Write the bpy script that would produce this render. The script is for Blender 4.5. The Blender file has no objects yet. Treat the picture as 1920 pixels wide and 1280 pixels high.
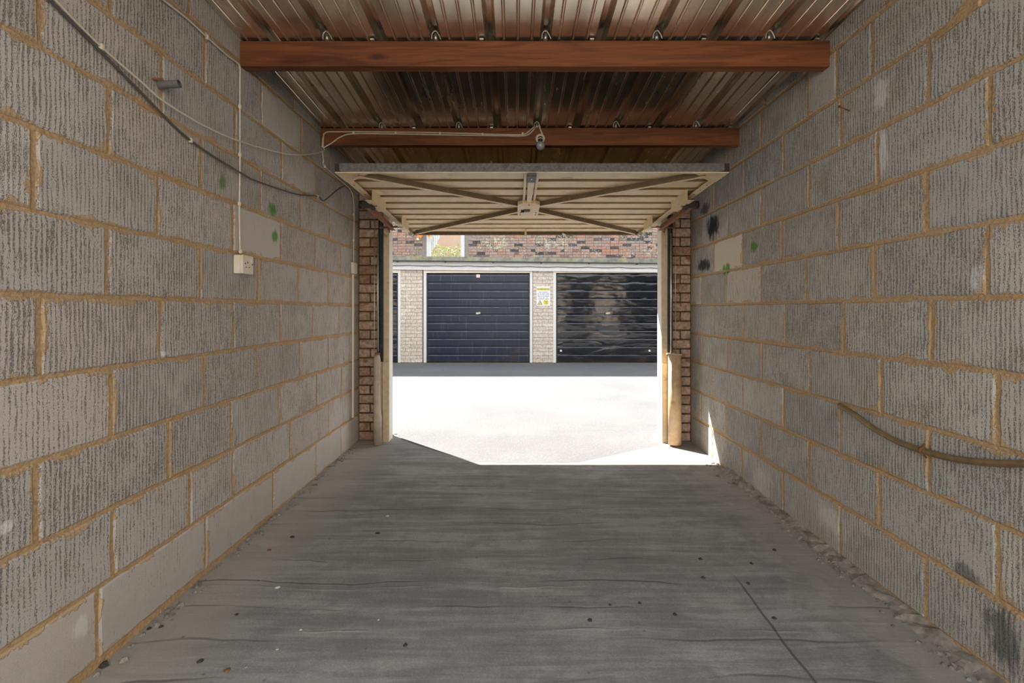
import bpy, bmesh, math, random
from mathutils import Vector, Matrix
random.seed(7)
SC = bpy.context.scene
COL = SC.collection

# ------------------------------------------------------------------ camera, sky, sun, exposure
F, CX, CY, H = 903.0, 967.0, 581.0, 1.09      # focal length (px), vanishing point (px), eye height (m)
cam_d = bpy.data.cameras.new('camera')
cam_d.sensor_width = 36.0
cam_d.lens = F / 1920 * 36
cam_d.shift_x = (960 - CX) / 1920
cam_d.shift_y = -(640 - CY) / 1920
cam_d.clip_end = 200
cam = bpy.data.objects.new('camera', cam_d)
cam.location = (0, 0, H)
cam.rotation_euler = (math.radians(90), 0, 0)
COL.objects.link(cam)
SC.camera = cam

world = bpy.data.worlds.new('sky')
SC.world = world
world.use_nodes = True
bg = world.node_tree.nodes['Background']
bg.inputs['Color'].default_value = (0.92, 0.96, 1.0, 1)
bg.inputs['Strength'].default_value = 1.5

SUN_DIR = Vector((1.073, -1.0, -1.65)).normalized()
sun_d = bpy.data.lights.new('sun', 'SUN')
sun_d.energy = 18.0
sun_d.angle = math.radians(0.55)
sun_d.color = (1.0, 0.93, 0.83)
sun = bpy.data.objects.new('sun', sun_d)
sun.rotation_euler = SUN_DIR.to_track_quat('-Z', 'Y').to_euler()
sun.location = (-6, 9, 12)
COL.objects.link(sun)

SC.view_settings.view_transform = 'Standard'
SC.view_settings.look = 'None'
SC.view_settings.gamma = 1.0
SC.view_settings.use_curve_mapping = False
SC.view_settings.exposure = 0.75
SC.cycles.max_bounces = 12
SC.cycles.diffuse_bounces = 8
SC.cycles.glossy_bounces = 6
SC.cycles.caustics_reflective = False
SC.cycles.caustics_refractive = False

# ------------------------------------------------------------------ geometry of the place
XL, XR = -1.2936, 1.4295        # garage side walls
YBACK = -0.3                    # open rear end, behind the viewpoint
YROOF = 0.45                    # rear edge of the roof, cut short to let more light in
YFL, YFR = 3.96, 3.92           # inner face of the front brick nibs
OPL, OPR = -1.031, 1.178        # clear opening
Z0, COURSE = 1.13, 0.225        # a bed joint and the course height
def floor_z(y): return 0.017 * (min(y, 4.1) - 2.8)
def roof_z(x, y): return H + 1.2445 - 0.0143 * x - 0.07 * (y - 2.225)
def at(x, y, Y): return Vector(((x - CX) * Y / F, Y, H - (y - CY) * Y / F))
def lw(x, y, off=0.0):
    Y = (-XL) * F / (CX - x); p = at(x, y, Y); p.x += off; return p
def rw(x, y, off=0.0):
    Y = XR * F / (x - CX); p = at(x, y, Y); p.x -= off; return p
def fl(x, y):
    Y = 3.0
    for _ in range(12): Y = (H - floor_z(Y)) * F / (y - CY)
    p = at(x, y, Y); p.z = floor_z(Y); return p

# ------------------------------------------------------------------ material helpers
class NT:
    def __init__(s, name):
        s.m = bpy.data.materials.new(name); s.m.use_nodes = True
        s.t = s.m.node_tree; s.b = s.t.nodes['Principled BSDF']; s._tc = None; s._geo = None; s._oi = None
    def node(s, typ): return s.t.nodes.new(typ)
    def put(s, sock, v):
        if isinstance(v, bpy.types.NodeSocket): s.t.links.new(v, sock)
        elif isinstance(v, (tuple, list)):
            n = len(sock.default_value)
            sock.default_value = tuple(v)[:n] if len(v) >= n else tuple(v) + (1,) * (n - len(v))
        else: sock.default_value = v
    def tc(s, out):
        if not s._tc: s._tc = s.node('ShaderNodeTexCoord')
        return s._tc.outputs[out]
    def geo(s, out):
        if not s._geo: s._geo = s.node('ShaderNodeNewGeometry')
        return s._geo.outputs[out]
    def oi(s, out):
        if not s._oi: s._oi = s.node('ShaderNodeObjectInfo')
        return s._oi.outputs[out]
    def math(s, op, a, b=0.5, c=None, clamp=False):
        n = s.node('ShaderNodeMath'); n.operation = op; n.use_clamp = clamp
        s.put(n.inputs[0], a); s.put(n.inputs[1], b)
        if c is not None: s.put(n.inputs[2], c)
        return n.outputs[0]
    def vmath(s, op, a, b=(0, 0, 0)):
        n = s.node('ShaderNodeVectorMath'); n.operation = op
        s.put(n.inputs[0], a); s.put(n.inputs[1], b)
        return n.outputs['Value'] if op in ('LENGTH', 'DISTANCE', 'DOT_PRODUCT') else n.outputs[0]
    def sep(s, v):
        n = s.node('ShaderNodeSeparateXYZ'); s.put(n.inputs[0], v); return n.outputs
    def comb(s, x=0.0, y=0.0, z=0.0):
        n = s.node('ShaderNodeCombineXYZ')
        for i, v in enumerate((x, y, z)): s.put(n.inputs[i], v)
        return n.outputs[0]
    def noise(s, v, scale=5.0, detail=3.0, rough=0.55, dist=0.0):
        n = s.node('ShaderNodeTexNoise'); s.put(n.inputs['Vector'], v)
        s.put(n.inputs['Scale'], scale); s.put(n.inputs['Detail'], detail)
        s.put(n.inputs['Roughness'], rough); s.put(n.inputs['Distortion'], dist)
        return n.outputs[0]
    def voro(s, v, scale=5.0, out='Distance', feature='F1'):
        n = s.node('ShaderNodeTexVoronoi'); n.feature = feature; s.put(n.inputs['Vector'], v); s.put(n.inputs['Scale'], scale)
        return n.outputs[out]
    def step(s, v, lo, hi, a=0.0, b=1.0):
        n = s.node('ShaderNodeMapRange'); n.interpolation_type = 'SMOOTHSTEP'
        s.put(n.inputs['Value'], v); s.put(n.inputs['From Min'], lo); s.put(n.inputs['From Max'], hi)
        s.put(n.inputs['To Min'], a); s.put(n.inputs['To Max'], b)
        return n.outputs[0]
    def mix(s, f, a, b, mode='MIX'):
        n = s.node('ShaderNodeMix'); n.data_type = 'RGBA'; n.blend_type = mode
        s.put(n.inputs[0], f); s.put(n.inputs[6], a); s.put(n.inputs[7], b)
        return n.outputs[2]
    def ramp(s, f, stops, mode='LINEAR'):
        n = s.node('ShaderNodeValToRGB'); n.color_ramp.interpolation = mode; e = n.color_ramp.elements
        while len(e) < len(stops): e.new(0.5)
        for i, (p, c) in enumerate(stops): e[i].position = p; e[i].color = tuple(c) + (1,)
        s.put(n.inputs[0], f); return n.outputs[0]
    def bump(s, h, strength=0.5, dist=0.01):
        n = s.node('ShaderNodeBump'); s.put(n.inputs['Height'], h)
        n.inputs['Strength'].default_value = strength; n.inputs['Distance'].default_value = dist
        s.t.links.new(n.outputs[0], s.b.inputs['Normal'])
    def out(s, color=None, rough=None, metal=None, spec=None):
        if color is not None: s.put(s.b.inputs['Base Color'], color)
        if rough is not None: s.put(s.b.inputs['Roughness'], rough)
        if metal is not None: s.put(s.b.inputs['Metallic'], metal)
        if spec is not None: s.put(s.b.inputs['Specular IOR Level'], spec)
        return s.m

M = {}
def simple(name, col, rough=0.6, metal=0.0, var=0.25, scale=30.0, bump=0.15, dirt=None, dirt_amt=0.5):
    n = NT(name); o = n.tc('Object')
    f = n.noise(o, scale, 4, 0.6)
    lo = tuple(c * (1 - var) for c in col); hi = tuple(min(1, c * (1 + var)) for c in col)
    c = n.ramp(f, [(0.3, lo), (0.7, hi)])
    if dirt:
        d = n.step(n.noise(o, scale * 0.37, 5, 0.65), 0.62 - 0.25 * dirt_amt, 0.72)
        c = n.mix(d, c, dirt)
    if bump: n.bump(f, bump, 0.004)
    M[name] = n.out(c, rough, metal); return M[name]

def block_material(name, side, spots):
    n = NT(name); o = n.tc('Object'); g = n.sep(n.tc('Generated')); oc = n.node('ShaderNodeSeparateColor')
    n.put(oc.inputs[0], n.oi('Color')); rnd = n.oi('Random')
    ov = n.vmath('ADD', o, n.comb(n.math('MULTIPLY', rnd, 31.0), n.math('MULTIPLY', rnd, 57.0), n.math('MULTIPLY', rnd, 91.0)))
    x, y, z = n.sep(ov)
    warp = n.noise(n.comb(0.0, n.math('MULTIPLY', y, 6.0), n.math('MULTIPLY', z, 9.0)), 1.0, 3)
    yw = n.math('ADD', y, n.math('MULTIPLY', warp, 0.014))
    wob = n.noise(n.comb(0.0, n.math('MULTIPLY', y, 60.0), n.math('MULTIPLY', z, 5.0)), 1.0, 2)
    yw = n.math('ADD', yw, n.math('MULTIPLY', wob, 0.012))
    s = n.math('SINE', n.math('MULTIPLY', yw, 2 * math.pi / 0.0145))
    streak = n.noise(n.comb(0.0, n.math('MULTIPLY', yw, 170.0), n.math('MULTIPLY', z, 13.0)), 1.0, 4, 0.65)
    ragged = n.noise(n.vmath('MULTIPLY', ov, (1.0, 1.0, 0.6)), 380.0, 2, 0.7)
    patch = n.noise(ov, 7.0, 3, 0.6)
    q = n.math('ADD', n.math('MULTIPLY', s, 0.085), n.math('MULTIPLY', streak, 0.66))
    q = n.math('ADD', q, n.math('MULTIPLY', ragged, 0.82))
    q = n.math('ADD', q, n.math('MULTIPLY', patch, 0.26))          # about 0.72 +- 0.2
    grooved = n.math('SUBTRACT', 1.0, oc.outputs[0])                # object colour red = smoothness
    thr = n.math('ADD', 0.915, n.math('MULTIPLY', oc.outputs[0], 0.22))
    groove = n.step(q, n.math('SUBTRACT', thr, 0.05), n.math('ADD', thr, 0.11))
    lum = n.ramp(rnd, [(0.0, (0.47, 0.43, 0.39)), (0.3, (0.55, 0.50, 0.455)), (0.6, (0.45, 0.42, 0.395)), (0.85, (0.52, 0.46, 0.415)), (1.0, (0.57, 0.52, 0.47))] if side < 0 else [(0.0, (0.44, 0.415, 0.38)), (0.3, (0.51, 0.485, 0.44)), (0.6, (0.43, 0.415, 0.39)), (0.85, (0.47, 0.435, 0.395)), (1.0, (0.54, 0.515, 0.47))])
    fine = n.noise(ov, 520.0, 2, 0.7)
    base = n.mix(n.step(fine, 0.35, 0.7), n.mix(1.0, lum, (0.88, 0.88, 0.88), 'MULTIPLY'), n.mix(1.0, lum, (1.16, 1.15, 1.13), 'MULTIPLY'))
    base = n.mix(n.math('MULTIPLY', n.step(patch, 0.52, 0.75), 0.4), base, (0.50, 0.42, 0.31))
    base = n.mix(oc.outputs[1], base, (0.66, 0.59, 0.48))           # green = cream skim
    dark = n.mix(n.step(ragged, 0.4, 0.65), (0.25, 0.232, 0.205), (0.10, 0.092, 0.083))
    c = n.mix(n.math('MULTIPLY', groove, 0.80), base, dark)
    # mortar smeared over the rim
    ey = n.math('MULTIPLY', n.math('MINIMUM', g[1], n.math('SUBTRACT', 1.0, g[1])), 0.44)
    ez = n.math('MULTIPLY', n.math('MINIMUM', g[2], n.math('SUBTRACT', 1.0, g[2])), 0.213)
    e = n.math('MINIMUM', ey, ez)
    sm = n.math('ADD', n.noise(ov, 9.0, 2), n.math('MULTIPLY', n.noise(ov, 70.0, 3), 0.55))
    thr2 = n.math('MULTIPLY', n.math('SUBTRACT', sm, 0.72), 0.085)
    smear = n.step(n.math('SUBTRACT', thr2, e), -0.0025, 0.002)
    c = n.mix(n.math('MULTIPLY', smear, 0.9), c, n.mix(fine, (0.42, 0.28, 0.15), (0.58, 0.41, 0.235)))
    # block colour turns darker and greyer towards the floor
    pos = n.geo('Position'); px, py, pz = n.sep(pos)
    wn = n.noise(pos, 14.0, 4, 0.65); wf = n.noise(n.vmath('MULTIPLY', pos, (60.0, 60.0, 9.0)), 1.0, 3, 0.65)
    low = n.step(n.math('ADD', pz, n.math('MULTIPLY', wn, 0.35)), 0.18, 0.42)
    c = n.mix(n.math('MULTIPLY', n.math('SUBTRACT', 1.0, low), 0.30), c, (0.30, 0.285, 0.265))
    for (cy, cz, ry, rz, col, amt) in spots:
        dy = n.math('MULTIPLY', n.math('SUBTRACT', py, cy), 1.0 / ry); dz = n.math('MULTIPLY', n.math('SUBTRACT', pz, cz), 1.0 / rz)
        d = n.math('SQRT', n.math('ADD', n.math('MULTIPLY', dy, dy), n.math('MULTIPLY', dz, dz)))
        d = n.math('ADD', d, n.math('MULTIPLY', n.math('SUBTRACT', wn, 0.5), 1.4))
        d = n.math('ADD', d, n.math('MULTIPLY', n.math('SUBTRACT', wf, 0.5), 1.3))
        msk = n.math('MULTIPLY', n.math('SUBTRACT', 1.0, n.step(d, 0.45, 1.05)), amt)
        c = n.mix(msk, c, col)
    h = n.math('SUBTRACT', n.math('MULTIPLY', fine, 0.25), n.math('MULTIPLY', groove, 1.0))
    h = n.math('ADD', h, n.math('MULTIPLY', smear, 0.7))
    n.bump(h, 0.75, 0.004)
    M[name] = n.out(c, 0.92, 0.0, 0.2)

def spot_l(x, y, rx, ry, col, amt):
    p = lw(x, y); s = p.y / F; return (p.y, p.z, max(0.03, rx * s * p.y / 1.29), ry * s, col, amt)
def spot_r(x, y, rx, ry, col, amt):
    p = rw(x, y); s = p.y / F; return (p.y, p.z, max(0.03, rx * s * p.y / 1.43), ry * s, col, amt)
GREEN = (0.10, 0.26, 0.05); BLACK = (0.015, 0.015, 0.018); WHITE = (0.72, 0.70, 0.68); SOOT = (0.06, 0.06, 0.065)
block_material('block_left', -1, [
    spot_l(415, 340, 9, 17, GREEN, 0.75), spot_l(511, 392, 10, 15, GREEN, 0.9), spot_l(515, 443, 7, 13, GREEN, 0.9),
    spot_l(150, 1170, 16, 32, WHITE, 0.55), spot_l(8, 990, 10, 12, WHITE, 0.8), spot_l(304, 663, 9, 8, WHITE, 0.9)])
block_material('block_right', 1, [
    spot_r(1337, 425, 16, 27, BLACK, 0.97), spot_r(1320, 497, 15, 14, BLACK, 0.9), spot_r(1323, 392, 11, 13, SOOT, 0.75),
    spot_r(1415, 463, 8, 13, GREEN, 0.95), spot_r(1363, 504, 9, 13, GREEN, 0.95),
    spot_r(1652, 178, 17, 38, WHITE, 0.85), spot_r(1655, 285, 9, 55, WHITE, 0.8), spot_r(1835, 520, 18, 32, WHITE, 0.55),
    spot_r(1430, 905, 20, 38, WHITE, 0.5), spot_r(1560, 975, 36, 28, WHITE, 0.45), spot_r(1880, 1190, 40, 70, SOOT, 0.7),
    spot_r(1815, 1080, 30, 22, SOOT, 0.6)])

n = NT('mortar'); p = n.geo('Position'); f = n.noise(p, 90, 4, 0.65); f2 = n.noise(p, 6, 3)
c = n.mix(f2, (0.47, 0.31, 0.165), (0.64, 0.445, 0.255)); c = n.mix(n.step(f, 0.3, 0.75), n.mix(1.0, c, (0.7, 0.68, 0.66), 'MULTIPLY'), c)
n.bump(n.math('ADD', f, n.math('MULTIPLY', n.noise(p, 25, 2), 1.5)), 0.8, 0.006); M['mortar'] = n.out(c, 0.95, 0, 0.15)

n = NT('mortar_brick'); p = n.geo('Position'); f = n.noise(p, 60, 4)
n.bump(f, 0.7, 0.006); M['mortar_brick'] = n.out(n.mix(f, (0.16, 0.085, 0.03), (0.33, 0.19, 0.08)), 0.95, 0, 0.15)

n = NT('nib_brick'); o = n.tc('Object'); r = n.oi('Random'); ov = n.vmath('ADD', o, n.comb(n.math('MULTIPLY', r, 40.0), r, r))
f = n.noise(ov, 40, 4, 0.65)
c = n.ramp(r, [(0.0, (0.42, 0.30, 0.225)), (0.4, (0.50, 0.36, 0.27)), (0.7, (0.44, 0.33, 0.27)), (1.0, (0.33, 0.20, 0.13))])
c = n.mix(n.step(f, 0.3, 0.75), n.mix(1.0, c, (0.6, 0.57, 0.53), 'MULTIPLY'), n.mix(1.0, c, (1.15, 1.15, 1.15), 'MULTIPLY'))
c = n.mix(n.step(n.noise(ov, 9, 3), 0.55, 0.7), c, (0.22, 0.12, 0.05)); n.bump(f, 0.6, 0.004); M['nib_brick'] = n.out(c, 0.9, 0, 0.2)

# concrete floor: float marks run from wall to wall
n = NT('floor_concrete'); p = n.geo('Position'); px, py, pz = n.sep(p)
big = n.noise(p, 1.7, 4, 0.6); med = n.noise(p, 9.0, 5, 0.65, 0.6); fine = n.noise(p, 160.0, 3, 0.7)
st1 = n.noise(n.vmath('MULTIPLY', p, (2.2, 26.0, 1.0)), 1.0, 5, 0.6, 0.5)
st2 = n.noise(n.vmath('MULTIPLY', p, (1.1, 9.0, 1.0)), 1.0, 4, 0.6, 0.4)
wob = n.noise(n.vmath('MULTIPLY', p, (1.6, 1.2, 1.0)), 1.0, 3)
ty = n.math('ADD', py, n.math('MULTIPLY', wob, 0.16))
tri = n.math('PINGPONG', ty, 0.085)
line = n.math('MULTIPLY', n.math('SUBTRACT', 1.0, n.step(tri, 0.0, 0.009)), n.step(n.noise(n.vmath('MULTIPLY', p, (1.3, 7.0, 1.0)), 1.0, 2), 0.46, 0.62))
line2 = n.math('MULTIPLY', n.math('SUBTRACT', 1.0, n.step(n.math('PINGPONG', n.math('ADD', ty, 0.034), 0.127), 0.0, 0.008)), n.step(n.noise(n.vmath('MULTIPLY', p, (2.3, 5.0, 1.0)), 1.0, 2), 0.48, 0.62))
v = n.math('ADD', n.math('MULTIPLY', st1, 0.5), n.math('ADD', n.math('MULTIPLY', st2, 0.5), n.math('ADD', n.math('MULTIPLY', med, 0.35), n.math('MULTIPLY', big, 0.45))))
c = n.ramp(v, [(0.60, (0.155, 0.154, 0.152)), (0.85, (0.22, 0.218, 0.215)), (0.94, (0.265, 0.262, 0.258)), (1.0, (0.315, 0.311, 0.305))])
c = n.mix(n.step(fine, 0.35, 0.75), n.mix(1.0, c, (0.86, 0.86, 0.86), 'MULTIPLY'), n.mix(1.0, c, (1.13, 1.13, 1.13), 'MULTIPLY'))
edgeL = n.step(n.math('ADD', px, n.math('MULTIPLY', n.math('SUBTRACT', med, 0.5), 0.5)), XL + 0.10, XL + 0.42)
edgeR = n.step(n.math('ADD', px, n.math('MULTIPLY', n.math('SUBTRACT', med, 0.5), 0.4)), XR - 0.12, XR - 0.40)
c = n.mix(n.math('MULTIPLY', n.math('SUBTRACT', 1.0, edgeL), 0.75), c, n.mix(med, (0.30, 0.27, 0.23), (0.46, 0.415, 0.36)))
c = n.mix(n.math('MULTIPLY', n.math('SUBTRACT', 1.0, edgeR), 0.6), c, n.mix(med, (0.27, 0.24, 0.215), (0.42, 0.38, 0.34)))
c = n.mix(n.math('MULTIPLY', line, 0.65), c, (0.09, 0.085, 0.08)); c = n.mix(n.math('MULTIPLY', line2, 0.5), c, (0.34, 0.32, 0.30))
jx = n.math('ABSOLUTE', n.math('SUBTRACT', px, n.math('ADD', 0.90, n.math('MULTIPLY', n.math('SUBTRACT', wob, 0.5), 0.09))))
joint = n.math('MULTIPLY', n.math('SUBTRACT', 1.0, n.step(jx, 0.002, 0.007)), n.step(py, 2.05, 1.9))
c = n.mix(n.math('MULTIPLY', joint, 0.75), c, (0.07, 0.065, 0.06))
sp = n.step(n.voro(p, 9.0), 0.06, 0.035); c = n.mix(n.math('MULTIPLY', sp, 0.5), c, (0.06, 0.055, 0.05))
hgt = n.math('ADD', n.math('MULTIPLY', st1, 0.7), n.math('ADD', n.math('MULTIPLY', fine, 0.25), n.math('MULTIPLY', n.math('SUBTRACT', line2, n.math('ADD', line, joint)), 0.5)))
n.bump(hgt, 0.5, 0.006); M['floor_concrete'] = n.out(c, 0.88, 0, 0.25)

n = NT('tarmac'); p = n.geo('Position'); f = n.noise(p, 55, 4, 0.7); b = n.noise(p, 1.1, 4, 0.6)
c = n.ramp(n.math('ADD', n.math('MULTIPLY', f, 0.5), n.math('MULTIPLY', b, 0.5)), [(0.3, (0.078, 0.081, 0.09)), (0.55, (0.108, 0.11, 0.118)), (0.8, (0.145, 0.145, 0.147))])
c = n.mix(n.step(n.voro(p, 70.0), 0.25, 0.1), c, (0.16, 0.16, 0.16))
py = n.sep(p)[1]; moss = n.step(n.math('ADD', py, n.math('MULTIPLY', b, 0.6)), 9.95, 10.25)
c = n.mix(n.math('MULTIPLY', moss, 0.7), c, n.mix(f, (0.10, 0.09, 0.05), (0.20, 0.20, 0.11)))
n.bump(f, 0.6, 0.006); M['tarmac'] = n.out(c, 0.9, 0, 0.2)

n = NT('galvanised'); p = n.geo('Position'); a = n.noise(n.vmath('MULTIPLY', p, (9.0, 2.5, 1.0)), 1.0, 3, 0.55)
c = n.mix(n.step(a, 0.3, 0.75), (0.62, 0.54, 0.44), (0.86, 0.77, 0.64))
M['galvanised'] = n.out(c, n.math('ADD', 0.20, n.math('MULTIPLY', a, 0.12)), 0.92)

def wood(name, a, b, dark):
    n = NT(name); p = n.tc('Object'); s = n.noise(n.vmath('MULTIPLY', p, (1.6, 40.0, 40.0)), 1.0, 5, 0.6, 1.2)
    l = n.noise(n.vmath('MULTIPLY', p, (0.8, 6.0, 6.0)), 1.0, 3, 0.6, 0.8); k = n.voro(n.vmath('MULTIPLY', p, (2.3, 7.0, 7.0)), 1.0)
    c = n.mix(n.step(s, 0.3, 0.7), a, b); c = n.mix(n.step(l, 0.5, 0.75), c, dark); c = n.mix(n.step(k, 0.16, 0.05), c, dark)
    n.bump(s, 0.4, 0.004); M[name] = n.out(c, 0.6, 0, 0.35)
wood('beam_wood', (0.115, 0.036, 0.011), (0.24, 0.080, 0.025), (0.050, 0.014, 0.006))

simple('door_cream', (0.67, 0.53, 0.33), 0.45, 0, 0.10, 14, 0.05, (0.42, 0.30, 0.16), 0.2)
simple('door_grey', (0.125, 0.118, 0.105), 0.75, 0, 0.35, 60, 0.3, (0.07, 0.06, 0.045), 0.4)
simple('door_dirty', (0.13, 0.085, 0.045), 0.85, 0, 0.4, 70, 0.3)
simple('brace_shaded', (0.15, 0.105, 0.06), 0.55, 0, 0.2, 40, 0.1)
simple('rust', (0.22, 0.095, 0.045), 0.75, 0.2, 0.35, 60, 0.4, (0.45, 0.34, 0.22), 0.25)
simple('dark_iron', (0.035, 0.028, 0.024), 0.5, 0.5, 0.4, 60, 0.3)
simple('black_track', (0.022, 0.026, 0.022), 0.55, 0.1, 0.4, 30, 0.2, (0.06, 0.06, 0.05), 0.5)
simple('zinc', (0.45, 0.44, 0.41), 0.35, 0.85, 0.2, 80, 0.1)
simple('jamb_cream', (0.56, 0.45, 0.30), 0.65, 0, 0.12, 25, 0.1, (0.30, 0.18, 0.08), 0.15)
simple('jamb_white', (0.80, 0.76, 0.70), 0.6, 0, 0.06, 25, 0.1)
simple('tube_tan', (0.52, 0.36, 0.21), 0.42, 0, 0.2, 18, 0.1, (0.36, 0.17, 0.06), 0.4)
simple('tube_grey', (0.40, 0.335, 0.26), 0.5, 0, 0.2, 12, 0.1, (0.36, 0.20, 0.09), 0.45)
simple('cable_cream', (0.62, 0.55, 0.44), 0.5, 0, 0.08, 40, 0)
simple('cable_dark', (0.085, 0.075, 0.06), 0.6, 0, 0.2, 40, 0)
simple('plastic_cream', (0.72, 0.64, 0.52), 0.4, 0, 0.05, 20, 0)
simple('plastic_dark', (0.04, 0.03, 0.025), 0.5, 0, 0.2, 20, 0)
simple('pipe_brown', (0.20, 0.13, 0.055), 0.42, 0.1, 0.25, 30, 0.1, (0.14, 0.10, 0.05), 0.5)
simple('grey_pvc', (0.13, 0.125, 0.115), 0.55, 0, 0.2, 40, 0.1)
simple('white_paint', (0.64, 0.635, 0.625), 0.55, 0, 0.05, 10, 0.05, (0.62, 0.58, 0.50), 0.1)
simple('cream_paint', (0.74, 0.66, 0.54), 0.6, 0, 0.06, 10, 0.05)
simple('gutter_mossy', (0.20, 0.20, 0.16), 0.75, 0, 0.4, 9, 0.3, (0.30, 0.28, 0.12), 0.5)
simple('gutter_black', (0.03, 0.03, 0.03), 0.5, 0, 0.3, 9, 0.1)
simple('sign_white', (0.70, 0.71, 0.73), 0.4, 0, 0.02, 5, 0)
simple('sign_yellow', (0.72, 0.62, 0.10), 0.4, 0, 0.03, 5, 0)
simple('sign_black', (0.06, 0.06, 0.05), 0.5, 0, 0.02, 5, 0)
simple('sign_grey', (0.20, 0.23, 0.28), 0.5, 0, 0.02, 5, 0)
simple('sign_ochre', (0.22, 0.20, 0.03), 0.5, 0, 0.02, 5, 0)
simple('rubble', (0.23, 0.205, 0.18), 0.95, 0, 0.5, 25, 0.4, (0.10, 0.085, 0.07), 0.5)
simple('dark_bit', (0.045, 0.035, 0.025), 0.9, 0, 0.4, 80, 0.3)
simple('white_bit', (0.70, 0.66, 0.58), 0.8, 0, 0.1, 80, 0.1)
simple('leaf_brown', (0.20, 0.10, 0.04), 0.8, 0, 0.4, 60, 0.2)
simple('mortar_lump', (0.45, 0.30, 0.15), 0.95, 0, 0.25, 50, 0.5)
simple('pink_render', (0.52, 0.40, 0.33), 0.9, 0, 0.1, 4, 0.2)
simple('blue_grey', (0.22, 0.32, 0.36), 0.7, 0, 0.1, 4, 0)
simple('curtain', (0.75, 0.78, 0.74), 0.8, 0, 0.15, 25, 0.2)
simple('petal', (0.95, 0.36, 0.07), 0.6, 0, 0.2, 30, 0.1)
simple('petal_pale', (0.85, 0.80, 0.62), 0.6, 0, 0.1, 30, 0.1)
simple('stem_green', (0.12, 0.20, 0.06), 0.7, 0, 0.2, 30, 0.1)
simple('bounce_render', (0.74, 0.70, 0.63), 0.9, 0, 0.05, 4, 0.1)
simple('outer_black', (0.016, 0.016, 0.018), 0.85, 0, 0.2, 20, 0.1)
simple('edge_highlight', (0.20, 0.225, 0.27), 0.5, 0, 0.35, 6, 0.1, (0.05, 0.055, 0.07), 0.4)
simple('roof_felt', (0.10, 0.10, 0.10), 0.95, 0, 0.2, 8, 0.2)

def black_door(name, rough, dents, dust_sheen, base=(0.010, 0.011, 0.014)):
    n = NT(name); p = n.tc('Object'); x, y, z = n.sep(p)
    d = n.noise(n.vmath('MULTIPLY', p, (1.7, 1.0, 4.5)), 1.0, 2, 0.5, 0.3); f = n.noise(p, 40, 4, 0.7)
    st = n.noise(n.vmath('MULTIPLY', p, (22.0, 1.0, 2.0)), 1.0, 4, 0.6)
    c = n.mix(n.step(st, 0.55, 0.8), base, dust_sheen)
    c = n.mix(n.math('MULTIPLY', n.step(n.math('ADD', n.noise(p, 2.2, 4), n.math('MULTIPLY', z, -0.10)), 0.45, 0.72), 0.5), c, (0.055, 0.042, 0.032))
    n.bump(n.math('ADD', d, n.math('MULTIPLY', f, 0.02)), dents, 0.06)
    M[name] = n.out(c, n.math('ADD', rough, n.math('MULTIPLY', f, 0.12)), 0, 0.5)
black_door('door_black_dull', 0.30, 0.12, (0.07, 0.085, 0.13), (0.011, 0.017, 0.036))  # blue sky sheen is put into both colours of this door
black_door('door_black_gloss', 0.06, 0.32, (0.020, 0.018, 0.018))
M['door_black_gloss'].node_tree.nodes['Principled BSDF'].inputs['Specular IOR Level'].default_value = 0.8

def brick_mat(name, stops, lichen, lo, hi):
    n = NT(name); p = n.geo('Position'); r = n.math('FRACT', n.math('ADD', n.oi('Random'), n.math('MULTIPLY', n.geo('Random Per Island'), 7.31)))
    c = n.ramp(r, stops); f = n.noise(p, 30, 4, 0.65)
    c = n.mix(n.step(f, 0.3, 0.75), n.mix(1.0, c, (0.72, 0.70, 0.68), 'MULTIPLY'), n.mix(1.0, c, (1.2, 1.18, 1.15), 'MULTIPLY'))
    li = n.step(n.math('ADD', n.math('MULTIPLY', n.noise(p, 1.6, 2), 0.7), n.math('MULTIPLY', n.noise(p, 26, 3), 1.0)), lo, hi)
    c = n.mix(n.math('MULTIPLY', li, 0.85), c, lichen); n.bump(f, 0.5, 0.005); M[name] = n.out(c, 0.9, 0, 0.2)
brick_mat('house_brick', [(0.0, (0.07, 0.065, 0.07)), (0.16, (0.11, 0.095, 0.10)), (0.24, (0.33, 0.22, 0.185)), (0.5, (0.42, 0.29, 0.245)), (0.7, (0.33, 0.275, 0.25)), (0.88, (0.46, 0.25, 0.18)), (1.0, (0.30, 0.28, 0.25))], (0.55, 0.57, 0.40), 0.90, 1.08)
brick_mat('pier_brick', [(0.0, (0.55, 0.50, 0.44)), (0.3, (0.63, 0.565, 0.49)), (0.6, (0.58, 0.515, 0.46)), (0.85, (0.62, 0.53, 0.455)), (1.0, (0.68, 0.63, 0.56))], (0.30, 0.31, 0.17), 1.12, 1.3)
simple('pier_mortar', (0.42, 0.375, 0.325), 0.95, 0, 0.15, 40, 0.4)
simple('house_mortar', (0.27, 0.235, 0.20), 0.95, 0, 0.2, 40, 0.4)

n = NT('hedge_leaf'); c = n.ramp(n.geo('Random Per Island'), [(0.0, (0.05, 0.115, 0.006)), (0.5, (0.10, 0.18, 0.008)), (1.0, (0.19, 0.24, 0.015))])
n.out(c, 0.6); n.put(n.b.inputs['Subsurface Weight'], 0.0)
tr = n.node('ShaderNodeBsdfTranslucent'); n.put(tr.inputs[0], c); mx = n.node('ShaderNodeMixShader'); mx.inputs[0].default_value = 0.5
n.t.links.new(n.b.outputs[0], mx.inputs[1]); n.t.links.new(tr.outputs[0], mx.inputs[2])
n.t.links.new(mx.outputs[0], n.t.nodes['Material Output'].inputs[0]); M['hedge_leaf'] = n.m
n = NT('window_glass'); tp = n.node('ShaderNodeBsdfTransparent'); gl = n.node('ShaderNodeBsdfGlossy'); gl.inputs['Roughness'].default_value = 0.02
mx = n.node('ShaderNodeMixShader'); mx.inputs[0].default_value = 0.03
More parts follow.
